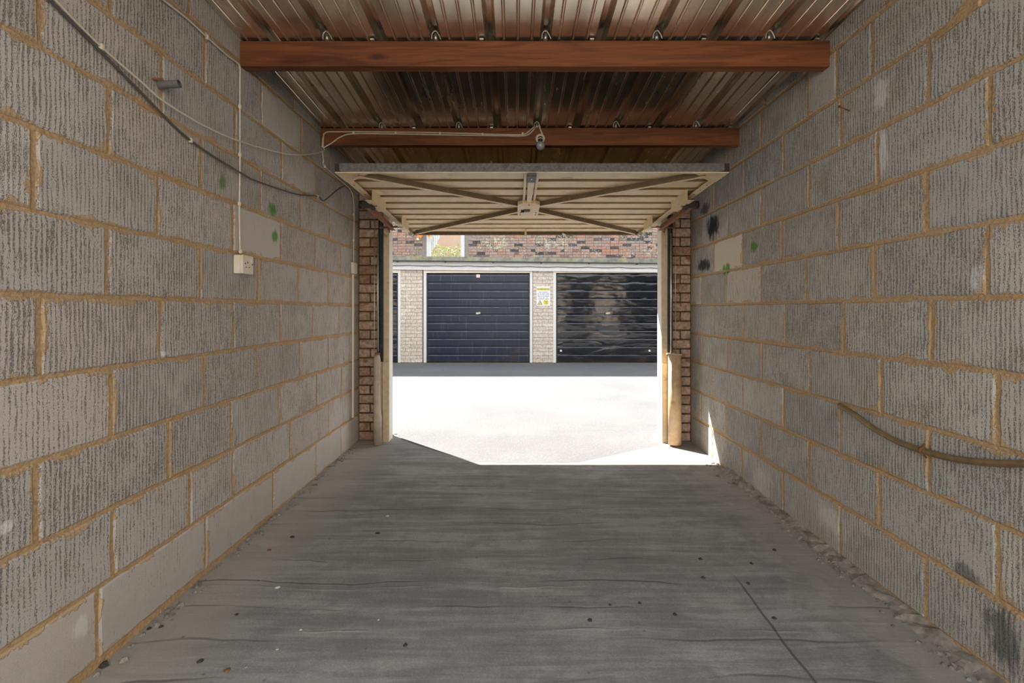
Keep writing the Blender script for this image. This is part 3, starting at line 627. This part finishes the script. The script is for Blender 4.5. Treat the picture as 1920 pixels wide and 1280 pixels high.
MB().tube([b + Vector((0, 0, 0.035)), b + Vector((0, 0, 0.735))], [0.053, 0.050], 20).build('tube', 'tube_tan', s2)
MB().box(b.x - 0.055, b.x + 0.045, 3.755, 3.845, 0.735, 0.747).build('cap', 'tube_grey', s2, None, 0.003)
MB().tube([b + Vector((-0.022, 0.02, 0.747)), b + Vector((-0.018, 0.03, 1.70))], 0.008, 8).build('rod', 'zinc', s2)
MB().tube([b + Vector((0.015, 0.02, 0.747)), b + Vector((0.013, 0.03, 1.86))], 0.0025, 6).build('wire', 'zinc', s2)

# ------------------------------------------------------------------ electrics on the left wall
def cable(name, pts, r, mat, label, cat='cable', clips=(), n=6):
    sp = spline(pts, n); o = MB().tube(sp, r, 8).build(name, mat, None, sp[0]); tag(o, label, cat)
    for c in clips:
        c = Vector(c); MB().box(c.x - 0.006, c.x + 0.006, c.y - 0.006, c.y + 0.006, c.z - 0.009, c.z + 0.009).build('cable_clip', 'plastic_cream', o, None, 0.002)
    return o
d = 0.012
cable('cable', [lw(60, -40, d), lw(95, 0, d), lw(183, 88, d), lw(250, 150, 0.02), lw(300, 194, 0.025), lw(380, 241, 0.03), lw(445, 267, 0.03), lw(520, 287, 0.03), lw(560, 290, 0.028), lw(600, 284, 0.02), at(606, 272, 3.17), at(607, 250, 3.172)], 0.0036, 'cable_cream',
      'thin cream cable sagging across left wall from top corner to far beam', clips=[lw(183, 88, d)])
cable('cable', [lw(50, -40, d), lw(85, 0, d), lw(180, 95, d), lw(250, 165, d), lw(350, 262, d), lw(445, 325, 0.02), lw(480, 342, 0.02), lw(550, 364, 0.018), lw(592, 368, d), lw(603, 376, d), lw(612, 366, 0.03), lw(624, 354, 0.04), lw(642, 349, d)], 0.0042, 'cable_dark',
      'dark cable sagging across the left wall below the cream one', clips=[lw(352, 263, d), lw(592, 368, d)])
cable('cable', [lw(262, -30, d), lw(300, 0, d), lw(345, 35, d), lw(383, 70, d), lw(420, 103, d), lw(440, 118, d), lw(445, 128, d), lw(445, 160, d), lw(445, 300, d), lw(444, 400, d), lw(442, 470, 0.02)], 0.0038, 'cable_cream',
      'cream cable following roof line then dropping straight to the socket', clips=[lw(383, 70, d), lw(445, 200, d), lw(445, 290, d), lw(444, 382, d), lw(443, 471, 0.02)])
cable('cable', [at(604, 283, 3.165), lw(603, 300, d), lw(606, 312, d), lw(640, 342, d), lw(653, 354, d), lw(659, 370, d), lw(661, 400, d), lw(660, 470, d), lw(660, 492, d)], 0.0042, 'cable_cream',
      'cream cable running down left wall to small box by the opening', clips=[lw(606, 312, d), lw(660, 402, d), lw(660, 450, d)])
def bface(x, y): # on the near face of the far beam
    t = (x - 600) / (1387 - 600); return at(x, y, 3.183 + (3.073 - 3.183) * t - 0.010)
cable('cable', [bface(604, 276), bface(606, 258), bface(612, 248), bface(640, 247), bface(700, 247), bface(830, 249), bface(940, 252), bface(980, 252), bface(992, 246), bface(1001, 238)], 0.0042, 'cable_cream',
      'upper cream cable clipped along the far roof beam', clips=[bface(663, 249), bface(742, 249), bface(825, 250), bface(905, 252), bface(980, 251)])
cable('cable', [bface(606, 277), bface(622, 268), bface(640, 256), bface(664, 250.5), bface(740, 251), bface(850, 253), bface(940, 254.5), bface(982, 254.5), bface(996, 248), bface(1004, 238)], 0.0042, 'cable_cream',
      'lower cream cable clipped along the far roof beam')
# bare bulb
p0 = bface(1013, 259); lamp = empty('lamp_holder', p0); tag(lamp, 'bare grey light bulb in a cream batten holder on far beam', 'lamp')
pc = p0 + Vector((0, 0.008, 0)); fw = Vector((0, -1, 0))
MB().tube([pc, pc + fw * 0.006, pc + fw * 0.010], [0.031, 0.031, 0.024], 20).build('back_plate', 'plastic_cream', lamp)
ax = Vector((0, -0.42, -0.9)).normalized()
MB().tube([pc + fw * 0.008, pc + fw * 0.010 + ax * 0.018], [0.017, 0.016], 14).build('neck', 'plastic_dark', lamp)
MB().tube([pc + fw * 0.01 + ax * 0.012, pc + fw * 0.01 + ax * 0.017], 0.0185, 14).build('ring', 'plastic_cream', lamp)
MB().tube([pc + fw * 0.01 + ax * 0.017, pc + fw * 0.01 + ax * 0.034], [0.015, 0.013], 14).build('bulb_cap', 'dark_iron', lamp)
bc = pc + fw * 0.01 + ax * 0.066; prof_b = [(-0.034, 0.012), (-0.026, 0.018), (-0.016, 0.025), (-0.005, 0.0285), (0.006, 0.0285), (0.016, 0.024), (0.023, 0.017), (0.0275, 0.008), (0.029, 0.001)]
MB().tube([bc + ax * a for a, r in prof_b], [r for a, r in prof_b], 20).build('bulb', 'bulb_glass', lamp)
MB().tube(spline([bface(1017, 252), bface(1013, 242), bface(1010, 234)], 4), 0.005, 8).build('flex', 'plastic_cream', lamp)
# socket
pb = lw(436, 476); bx0, by, bz1 = XL + 0.003, 2.200, H + (581 - 477.5) * 2.2 / F; bz0 = bz1 - 0.084
sk = empty('wall_socket', (bx0, by + 0.045, bz0)); tag(sk, 'cream surface-mounted power socket on the left block wall', 'socket')
MB().box(bx0, bx0 + 0.034, by, by + 0.088, bz0, bz1).build('box', 'plastic_cream', sk, None, 0.003)
MB().box(bx0 + 0.0345, bx0 + 0.044, by - 0.001, by + 0.089, bz0 - 0.001, bz1 + 0.001).build('face_plate', 'plastic_cream', sk, None, 0.003)
for (dy, dz, w_, h_) in ((0.040, 0.052, 0.006, 0.009), (0.029, 0.030, 0.008, 0.005), (0.053, 0.030, 0.008, 0.005), (0.020, 0.046, 0.007, 0.007), (0.080, 0.046, 0.007, 0.007)):
    MB().box(bx0 + 0.0435, bx0 + 0.0446, by + dy - w_ / 2, by + dy + w_ / 2, bz0 + dz - h_ / 2, bz0 + dz + h_ / 2).build('pin_hole', 'plastic_dark', sk)
MB().box(bx0 + 0.044, bx0 + 0.0475, by + 0.066, by + 0.076, bz0 + 0.052, bz0 + 0.072).build('switch', 'plastic_cream', sk, None, 0.001)
# small box and conduit beside the opening
q = lw(660, 492); jb = empty('junction_box', (XL + 0.003, q.y + 0.02, q.z - 0.09)); tag(jb, 'small cream junction box on left wall beside the opening', 'junction box')
MB().box(XL + 0.003, XL + 0.022, q.y - 0.035, q.y + 0.05, q.z - 0.09, q.z).build('box', 'plastic_cream', jb, None, 0.003)
MB().box(XL + 0.0225, XL + 0.026, q.y - 0.03, q.y + 0.045, q.z - 0.085, q.z - 0.005).build('cover', 'plastic_cream', jb, None, 0.001)
t = MB().box(XL + 0.002, XL + 0.014, q.y - 0.012, q.y + 0.012, 0.24, q.z - 0.092).build('conduit', 'cream_paint', None, (XL, q.y, 0.24), 0.003); tag(t, 'cream conduit strip running down the wall below the junction box', 'conduit')
# pipe stub and nail
a = lw(288, 153, 0.0); pst = empty('pipe_stub', a); tag(pst, 'short grey pipe stub on a nail in the upper left wall', 'pipe')
yy = a.y + 0.02; zz = a.z
MB().tube([(XL + 0.004, yy, zz - 0.004), (XL + 0.075, yy + 0.005, zz + 0.004)], 0.0135, 14, False).tube([(XL + 0.004, yy, zz - 0.004), (XL + 0.0745, yy + 0.005, zz + 0.004)], 0.0115, 14, False).build('pipe', 'grey_pvc', pst)
MB().tube([(XL - 0.01, yy - 0.03, zz + 0.006), (XL + 0.03, yy - 0.012, zz + 0.012)], 0.004, 6).build('nail', 'rust', pst)
a = rw(1592, 209); t = MB().tube([a + Vector((0.01, 0, 0)), a + Vector((-0.055, -0.02, 0.012))], 0.0028, 6).tube([a + Vector((-0.055, -0.02, 0.012)), a + Vector((-0.058, -0.021, 0.0125))], 0.006, 8).build('nail', 'rust', None, a); tag(t, 'rusty nail sticking out of the upper right wall', 'nail')
# bent pipe on the right wall
pts = [rw(1580, 759, 0.014), rw(1610, 777, 0.016), rw(1650, 805, 0.018), rw(1695, 829, 0.018), rw(1740, 845, 0.016), rw(1790, 858, 0.018), rw(1850, 866, 0.018), rw(1920, 869, 0.018), rw(2010, 866, 0.018), rw(2120, 850, 0.016)]
sp = spline(pts, 6); hose = MB().tube(sp, 0.0105, 10).build('bent_pipe', 'pipe_brown', None, sp[0]); tag(hose, 'brown pipe curving along the lower right block wall', 'pipe')
MB().tube([rw(1736, 843.5, 0.016), rw(1741, 845.5, 0.016)], 0.0135, 10).tube([rw(1736, 832, 0.004), rw(1739, 845, 0.026), rw(1739, 858, 0.004)], 0.003, 6).build('pipe_clip', 'rust', hose)

# ------------------------------------------------------------------ litter on the floor
def lump(mb, c, r, rng, squash=0.5):
    pts = []; fs = []; k = 6
    for i in range(k):
        t = 2 * math.pi * i / k; q = r * rng.uniform(0.7, 1.2); pts.append((c[0] + q * math.cos(t), c[1] + q * math.sin(t), c[2]))
    for i in range(k):
        t = 2 * math.pi * (i + 0.4) / k; q = r * rng.uniform(0.45, 0.8); pts.append((c[0] + q * math.cos(t), c[1] + q * math.sin(t), c[2] + r * squash * rng.uniform(0.6, 1.1)))
    pts.append((c[0], c[1], c[2] + r * squash * 1.1))
    for i in range(k): fs += [(i, (i + 1) % k, k + (i + 1) % k, k + i), (k + i, k + (i + 1) % k, 2 * k)]
    fs.append(tuple(reversed(range(k)))); mb.add(pts, fs)
rng = random.Random(5)
for side, X, wdt, cnt in ((1, XR, 0.075, 420), (-1, XL, 0.045, 170)):
    mb = MB()
    for i in range(cnt):
        y = rng.uniform(0.9, 3.75 if side < 0 else 3.4); r = rng.choice((0.004, 0.006, 0.008, 0.012)) * rng.uniform(0.7, 1.3)
        x = X - side * abs(rng.gauss(0, 1)) * wdt * 0.5 - side * r
        lump(mb, (x, y, floor_z(y) - 0.001), r, rng, 0.7)
    if side > 0:  # crumbling mortar fillet along the foot of the wall
        N = 70; vs = []; fs = []
        for i in range(N + 1):
            y = 0.6 + (3.25 - 0.6) * i / N; w_ = 0.045 + 0.03 * rng.random() * (1 - 0.5 * i / N); vs += [(X + 0.004, y, floor_z(y) + 0.02 + 0.015 * rng.random()), (X - w_ * 0.5, y, floor_z(y) + 0.008 + 0.010 * rng.random()), (X - w_, y, floor_z(y) - 0.004)]
        for i in range(N): fs += [(3 * i, 3 * i + 1, 3 * i + 4, 3 * i + 3), (3 * i + 1, 3 * i + 2, 3 * i + 5, 3 * i + 4)]
        mb.add(vs, fs)
    o = mb.build('rubble', 'rubble', None, (X, 2.0, 0.0))
    tag(o, 'loose rubble and crumbs along the foot of the %s wall' % ('right' if side > 0 else 'left'), 'rubble', None, 'stuff')
def bit(x, y, r, mat, name, label, cat, group=None, sq=0.5):
    p = fl(x, y); p.z += 0.0005; mb = MB(); lump(mb, p, r, rng, sq); tag(mb.build(name, mat, None, p), label, cat, group)
for (x, y, r) in ((1403, 1094, 0.010), (1318, 1083, 0.010), (1452, 1159, 0.009), (1199, 1131, 0.009), (1265, 1152, 0.010), (1144, 1134, 0.008), (1106, 1163, 0.010), (1409, 1056, 0.009), (1452, 1031, 0.010), (1313, 1048, 0.010), (548, 1007, 0.011), (708, 1000, 0.012), (302, 1175, 0.009), (280, 1178, 0.008), (194, 1247, 0.016), (376, 1240, 0.011), (444, 1152, 0.008), (760, 1210, 0.010)):
    bit(x, y, r, 'dark_bit', 'grit_crumb', 'small dark crumb of grit lying on the concrete floor', 'debris', 'dark crumbs on the floor')
for (x, y, r) in ((521, 1101, 0.010), (727, 967, 0.010), (564, 1181, 0.007), (520, 1218, 0.007), (710, 1162, 0.005), (462, 1252, 0.006)):
    bit(x, y, r, 'white_bit', 'paint_flake', 'small white flake of paint lying on the concrete floor', 'debris', 'white flakes on the floor', 0.25)
for (x, y, lab) in ((504, 1032, 'curled brown leaf scrap near foot of the left wall'), (426, 1257, 'thin brown leaf scrap at the bottom left of the floor')):
    bit(x, y, 0.012, 'leaf_brown', 'dead_leaf', lab, 'leaf', None, 0.4)
for (x, y) in ((742, 812), (736, 817), (748, 819), (740, 806)):
    p = fl(x, max(y, 815)); p.y += 0.02; mb = MB(); lump(mb, p, 0.012, rng, 0.5); tag(mb.build('dead_leaf', 'leaf_brown', None, p), 'dry brown leaf gathered at foot of the left door post', 'leaf', 'dry leaves at the left door post')

# ------------------------------------------------------------------ the row of garages across the forecourt
YO = 9.966
def ox(x): return (x - CX) * YO / F
def oz(y): return H - (y - CY) * YO / F
row = empty('garage_row', (0, YO, 0)); tag(row, 'pale brick garage block with white fascia across the forecourt', 'building')
def tilt(x): return -0.0105 * (x + 2.5)
core = MB()
BAY = 2.682; doors = [(-4.57 - BAY, 0), (-4.57, 1), (-1.843, 2), (0.839, 3), (0.839 + BAY, 4)]
piers = [(-4.57 - BAY + 2.17, -4.57 - 0.05), (-2.39, -1.925), (0.352, 0.79), (0.839 + 2.18, 0.839 + BAY - 0.05)]
for (a, b) in piers: core.box(a + 0.01, b - 0.01, YO + 0.012, YO + 0.20, -0.05, 1.93)
core.box(-8.0, 6.5, YO + 0.20, YO + 0.26, -0.05, 1.98)
core.build('wall_core', 'pier_mortar', row)
rng = random.Random(3); brick_me = {}
for pi, (a, b) in enumerate(piers):
    if pi in (0, 3): 
        MB().box(a, b, YO, YO + 0.012, 0, 1.93).build('pier_face', 'pier_brick', row); continue
    pier = MB().box(a + 0.008, b - 0.008, YO + 0.006, YO + 0.011, 0.0, 1.92).build('pier', 'pier_mortar', row)
    for k in range(26):
        z = 0.004 + k * 0.0742; x = a; w_ = b - a; seq = [0.48, 0.52] if k % 2 == 0 else [0.24, 0.50, 0.26]
        for fr in seq:
            key = round(w_ * fr, 3)
            if key not in brick_me: brick_me[key] = mesh_of(MB().box(-key / 2 + 0.004, key / 2 - 0.004, -0.007, 0.006, 0.004, 0.0702), 'brick', 'pier_brick')
            o = link('brick', brick_me[key], pier, Vector((x + w_ * fr / 2, YO + rng.uniform(0, 0.003), z)) - wloc(pier)); x += w_ * fr
# timber frames
for (x0, k) in doors:
    for (a, b) in ((x0 - 0.065, x0 - 0.005), (x0 + 2.135, x0 + 2.19)):
        MB().box(a, b, YO - 0.012, YO + 0.08, 0.0, oz(509)).build('frame_post', 'white_paint', row, None, 0.004)
    MB().box(x0 - 0.065, x0 + 2.19, YO - 0.014, YO + 0.08, oz(511.5), oz(505)).build('frame_head', 'cream_paint', row)
fx0, fx1 = -8.0, 6.5
def strip(y0, y1, z0, z1): return MB().hexa([(x, y, z + tilt(x)) for z in (z0, z1) for (x, y) in ((fx0, y0), (fx1, y0), (fx1, y1), (fx0, y1))])
fa = strip(YO - 0.06, YO + 0.2, oz(505.5), oz(497.5)).build('fascia', 'white_paint', row)
strip(YO - 0.075, YO + 0.2, oz(497.5), oz(489)).build('fascia_upper', 'white_paint', row)
gt = strip(YO - 0.17, YO + 0.1, oz(490.5) + 0.012, oz(481.5)).build('gutter', 'gutter_mossy', row)
strip(YO - 0.172, YO + 0.1, oz(490.5), oz(489)).build('gutter_lip', 'gutter_black', gt)
for i in range(9):
    x = -3.4 + i * 0.98; MB().box(x - 0.012, x + 0.012, YO - 0.15, YO - 0.06, oz(492) + tilt(x), oz(490.5) + tilt(x)).build('gutter_bracket', 'gutter_black', gt)
strip(YO + 0.1, YO + 2.9, oz(490), oz(483)).build('flat_roof', 'roof_felt', row)
pts = []
for i in range(60):
    x = -3.2 + i * 0.13; pts.append((x, YO - 0.080, oz(497) + tilt(x) - 0.018 * abs(math.sin((x + 0.35) * math.pi / 0.62)) ** 0.8))
o = MB().tube(pts, 0.0055, 6).build('cable', 'cable_dark', None, pts[0]); tag(o, 'thin dark cable looped along the white fascia across the forecourt', 'cable')
def shut_door(x0, mat, label, detail):
    d = empty('garage_door', (x0 + 1.065, YO + 0.03, 0.0)); tag(d, label, 'garage door', 'closed black doors opposite'); zt = oz(512.5) - (0.06 if x0 > 3 else 0.0); nr = 11; hh = (zt - 0.02) / nr
    pr = []
    for k in range(nr):
        z = 0.02 + k * hh; pr += [(z, 0.0), (z + hh - 0.042, -0.006), (z + hh - 0.026, 0.022), (z + hh - 0.008, 0.022)]
    pr.append((zt, 0.0)); vs = []; fs = []; y0 = YO + 0.03; NX = 1
    for (z, dy) in pr:
        for x in (x0 + 0.02, x0 + 2.11): vs.append((x, y0 + dy, z))
    for (z, dy) in pr:
        for x in (x0 + 0.02, x0 + 2.11): vs.append((x, y0 + dy + 0.02, z))
    m = len(pr)
    for i in range(m - 1): fs += [(2 * i, 2 * i + 1, 2 * i + 3, 2 * i + 2), (2 * m + 2 * i, 2 * m + 2 * i + 2, 2 * m + 2 * i + 3, 2 * m + 2 * i + 1)]
    MB().add(vs, fs).build('ribbed_panel', mat, d)
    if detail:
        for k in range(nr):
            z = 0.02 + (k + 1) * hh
            MB().hexa([(x, y0 + dy, z - dz) for (dz, a) in ((0.044, 0), (0.036, 1)) for (x, dy) in ((x0 + 0.03, -0.0085), (x0 + 2.10, -0.0085), (x0 + 2.10, -0.004), (x0 + 0.03, -0.004))]).build('rib_highlight', 'edge_highlight', d)  # pale strip paints the sky highlight along each rib lip
    for xa in (x0, x0 + 2.105): MB().box(xa, xa + 0.025, y0 - 0.012, y0 + 0.04, 0.01, zt).build('side_rail', 'black_track', d)
    if detail:
        h_ = MB().tube([(x0 + 1.06, y0, 1.02), (x0 + 1.06, y0 - 0.03, 1.02)], 0.022, 10).bar((x0 + 1.02, y0 - 0.035, 1.02), (x0 + 1.11, y0 - 0.035, 1.03), 0.022, 0.035).build('handle', 'zinc', d)
    return d
shut_door(doors[1][0], 'door_black_gloss', 'black ribbed garage door partly hidden behind the left post', True)
dA = shut_door(doors[2][0], 'door_black_dull', 'dull black ribbed garage door tinted blue for sky sheen, middle of three', True)
MB().box(dA.location.x - 0.04, dA.location.x + 0.035, YO + 0.018, YO + 0.027, oz(520), oz(514)).build('number_plate', 'plastic_cream', dA)
dB = shut_door(doors[3][0], 'door_black_gloss', 'glossy dented black ribbed garage door right of the warning sign', True)
for x in (1052, 1218.5): MB().tube([(ox(x), YO + 0.033, oz(657.5)), (ox(x), YO + 0.018, oz(657.5))], 0.022, 12).build('bolt_head', 'sign_white', dB)
shut_door(doors[0][0], 'door_black_gloss', 'black garage door far to the left out of view', False)
shut_door(doors[4][0], 'door_black_gloss', 'black garage door far to the right out of view', False)

# warning sign on the pier
SX0, SX1, SZ0, SZ1 = ox(1005.6), ox(1031.5), oz(573), oz(536.8); SY = YO - 0.012
sg = empty('warning_sign', ((SX0 + SX1) / 2, SY, SZ0)); tag(sg, 'white and yellow WARNING sign fixed to the pale brick pier', 'sign')
MB().box(SX0, SX1, SY, SY + 0.004, SZ0, SZ1).build('board', 'sign_white', sg)
sw, sh = SX1 - SX0, SZ1 - SZ0
def srect(u0, u1, v0, v1, name, mat, dy=0.001): return MB().box(SX0 + u0 * sw, SX0 + u1 * sw, SY - dy, SY - dy + 0.001, SZ1 - v1 * sh, SZ1 - v0 * sh).build(name, mat, sg)
srect(0.09, 0.91, 0.075, 0.21, 'heading_panel', 'sign_yellow')
def stext(txt, u, v, size, mat, name):
    cu = bpy.data.curves.new(name, 'FONT'); cu.body = txt; cu.size = size; cu.align_x = 'CENTER'; cu.align_y = 'CENTER'; cu.extrude = 0.0004; cu.offset = 0.0012
    tmp = bpy.data.objects.new(name, cu); COL.objects.link(tmp); dg = bpy.context.evaluated_depsgraph_get(); dg.update()
    me = bpy.data.meshes.new_from_object(tmp.evaluated_get(dg)); bpy.data.objects.remove(tmp); me.materials.clear(); me.materials.append(M[mat])
    o = link(name, me, sg, Vector((SX0 + u * sw, SY - 0.0022, SZ1 - v * sh)) - wloc(sg)); o.rotation_euler = (math.radians(90), 0, 0); return o
stext('WARNING', 0.5, 0.145, 0.058, 'sign_ochre', 'heading_text')
for i, words in enumerate([(0.18, 0.36, 0.42, 0.82), (0.08, 0.18, 0.24, 0.36, 0.40, 0.64, 0.70, 0.92), (0.09, 0.22, 0.28, 0.38, 0.42, 0.60, 0.64, 0.91), (0.08, 0.26, 0.30, 0.38, 0.44, 0.56, 0.60, 0.91), (0.16, 0.24, 0.28, 0.40, 0.47, 0.64, 0.70, 0.83), (0.10, 0.16, 0.19, 0.58, 0.62, 0.92)]):
    v = 0.285 + i * 0.072; mb = MB()
    for a, b in zip(words[0::2], words[1::2]): mb.box(SX0 + a * sw, SX0 + b * sw, SY - 0.001, SY - 0.0002, SZ1 - (v + 0.026) * sh, SZ1 - v * sh)
    mb.build('text_line', 'sign_grey', sg)
def tri(u0, u1, v0, v1, dy, name, mat): return MB().poly([(SX0 + u0 * sw, SY - dy, SZ1 - v1 * sh), (SX0 + u1 * sw, SY - dy, SZ1 - v1 * sh), (SX0 + (u0 + u1) / 2 * sw, SY - dy, SZ1 - v0 * sh)], (0, 0.0008, 0)).build(name, mat, sg)
tri(0.08, 0.44, 0.70, 0.95, 0.001, 'triangle_border', 'sign_black'); tri(0.13, 0.39, 0.745, 0.93, 0.0018, 'triangle_fill', 'sign_yellow')
MB().bar((SX0 + 0.23 * sw, SY - 0.0022, SZ1 - 0.90 * sh), (SX0 + 0.30 * sw, SY - 0.0022, SZ1 - 0.81 * sh), 0.012, 0.001, (0, 1, 0)).build('symbol', 'sign_black', sg)
MB().tube([(SX0 + 0.695 * sw, SY - 0.001, SZ1 - 0.82 * sh), (SX0 + 0.695 * sw, SY, SZ1 - 0.82 * sh)], 0.056, 20).build('roundel', 'sign_yellow', sg)
stext('Fragile', 0.695, 0.785, 0.034, 'sign_ochre', 'fragile_text'); stext('roof', 0.695, 0.875, 0.034, 'sign_ochre', 'roof_text')

# ------------------------------------------------------------------ brick house beyond, with its window
YH = 13.0
def hx(x): return (x - CX) * YH / F
def hz(y): return H - (y - CY) * YH / F
WX0, WX1, WZ0, WZ1 = hx(800), hx(871), hz(492), 3.75
house = empty('brick_house', (0, YH, 0)); tag(house, 'tall mottled dark red brick house with lichen rising behind the garages', 'building')
core = MB(); T = 0.25; HT = 8.5
core.box(-16, WX0, YH, YH + T, -0.05, HT).box(WX1, 10, YH, YH + T, -0.05, HT).box(WX0, WX1, YH, YH + T, -0.05, WZ0).box(WX0, WX1, YH, YH + T, WZ1, HT)
core.build('wall_core', 'house_mortar', house)
rng = random.Random(9); bw, bh = 0.225, 0.0755; me_full = mesh_of(MB().box(-0.1075, 0.1075, -0.012, 0.0, 0.004, 0.0715), 'brick', 'house_brick'); me_half = mesh_of(MB().box(-0.051, 0.051, -0.012, 0.0, 0.004, 0.0715), 'brick', 'house_brick')
rest = MB(); nb = 0
for k in range(24):
    z = 2.05 + k * bh; x = -6.0 + (k % 2) * 0.1125
    while x < 6.5:
        half = rng.random() < 0.22; w_ = 0.1125 if half else bw; c = x + w_ / 2
        inw = (c + w_ / 2 > WX0 and c - w_ / 2 < WX1) and z + bh > WZ0
        if not inw:
            vis = hx(737) < c < hx(1236) and hz(488) < z + 0.03 < hz(441) 
            if vis and nb < 300:
                link('brick', me_half if half else me_full, house, Vector((c, YH - rng.uniform(0, 0.004), z)) - wloc(house)); nb += 1
            else: rest.box(c - w_ / 2 + 0.005, c + w_ / 2 - 0.005, YH - 0.012, YH, z + 0.004, z + 0.0715)
        x += w_
tag(rest.build('brick_courses', 'house_brick', house), kind='stuff')
fr = MB().box(WX0, WX0 + 0.105, YH - 0.02, YH + 0.09, WZ0, WZ1).box(WX1 - 0.10, WX1, YH - 0.02, YH + 0.09, WZ0, WZ1).box(WX0 + 0.105, WX1 - 0.10, YH - 0.018, YH + 0.09, WZ0, WZ0 + 0.08).box(WX0 + 0.105, WX1 - 0.10, YH - 0.018, YH + 0.09, WZ1 - 0.08, WZ1).build('window_frame', 'white_paint', house)
MB().box(WX0 + 0.10, WX1 - 0.095, YH + 0.03, YH + 0.036, WZ0 + 0.07, WZ1 - 0.07).build('pane', 'window_glass', fr)
vs = []; fs = []
for i in range(17):
    x = WX0 + 0.06 + 0.016 * i; y = YH + 0.16 + 0.02 * math.sin(i * 1.7); sl = 0.35 * (i / 16) ** 2
    vs += [(x, y, 2.72 + sl), (x, y, WZ1)]
for i in range(16): fs.append((2 * i, 2 * i + 2, 2 * i + 3, 2 * i + 1))
MB().add(vs, fs, True).build('curtain', 'curtain', house)
# garden seen through the window
rng = random.Random(21); mb = MB(); HY = 14.3
for i in range(5200):
    x = rng.uniform(-4.2, -1.2); z = rng.uniform(1.7, 3.0 + 0.05 * math.sin(x * 7)); y = HY + rng.uniform(-0.25, 0.25); s = rng.uniform(0.018, 0.032)
    a = Vector((rng.gauss(0, 1), rng.gauss(0, 1), rng.gauss(0, 1))).normalized(); b = a.orthogonal().normalized(); c = Vector((x, y, z))
    mb.add([c - a * s, c + b * s * 0.55, c + a * s, c - b * s * 0.55], [(0, 1, 2, 3)])
hedge = empty('hedge', (-2.7, HY, 0)); tag(hedge, 'bright green clipped hedge seen through the house window', 'hedge')
tag(mb.build('foliage', 'hedge_leaf', hedge), kind='stuff')
MB().tube([(-3.6, HY, -0.09), (-3.6, HY, 2.0)], 0.04, 8).tube([(-2.6, HY, -0.09), (-2.6, HY, 2.0)], 0.04, 8).tube([(-1.7, HY, -0.09), (-1.7, HY, 2.0)], 0.04, 8).build('stems', 'stem_green', hedge)
t = MB().box(-7, 2, 16.6, 16.8, -0.09, 4.6).build('garden_wall', 'pink_render', None, (-2.5, 16.7, 0)); tag(t, 'pinkish rendered wall seen above the hedge through the window', 'wall')
# rose by the window
rose = empty('climbing_rose', (hx(780), YH - 0.05, 2.1)); tag(rose, 'orange climbing rose against the brick beside the house window', 'plant')
MB().tube(spline([(hx(778), YH - 0.05, 2.1), (hx(781), YH - 0.07, 2.6), (hx(786), YH - 0.08, 3.0), (hx(793), YH - 0.09, 3.2), (hx(806), YH - 0.10, 3.12)], 6), 0.007, 6).build('stem', 'stem_green', rose)
def blossom(c, r, mat):
    mb = MB(); c = Vector(c)
    for ring, (k, tl, rr) in enumerate(((5, 1.0, 1.0), (5, 0.7, 0.72), (4, 0.4, 0.45))):
        for i in range(k):
            t = 2 * math.pi * (i + 0.4 * ring) / k; u = Vector((math.cos(t), 0, math.sin(t))); w_ = Vector((-math.sin(t), 0, math.cos(t))); f = Vector((0, -1, 0))
            p = c + f * 0.01 * ring; mb.add([p, p + u * r * rr * 0.55 + w_ * r * 0.5 * rr + f * 0.02 * ring, p + u * r * rr + f * 0.012 * (ring + 1), p + u * r * rr * 0.55 - w_ * r * 0.5 * rr + f * 0.02 * ring], [(0, 1, 2, 3)])
    return mb.build('blossom', mat, rose)
blossom((hx(789), YH - 0.12, hz(442)), 0.085, 'petal'); blossom((hx(806), YH - 0.13, hz(443)), 0.05, 'petal')
for (x, y) in ((785, 449), (801, 438), (810, 447), (813, 441), (784, 436)): blossom((hx(x), YH - 0.11, hz(y)), 0.04, 'petal_pale')
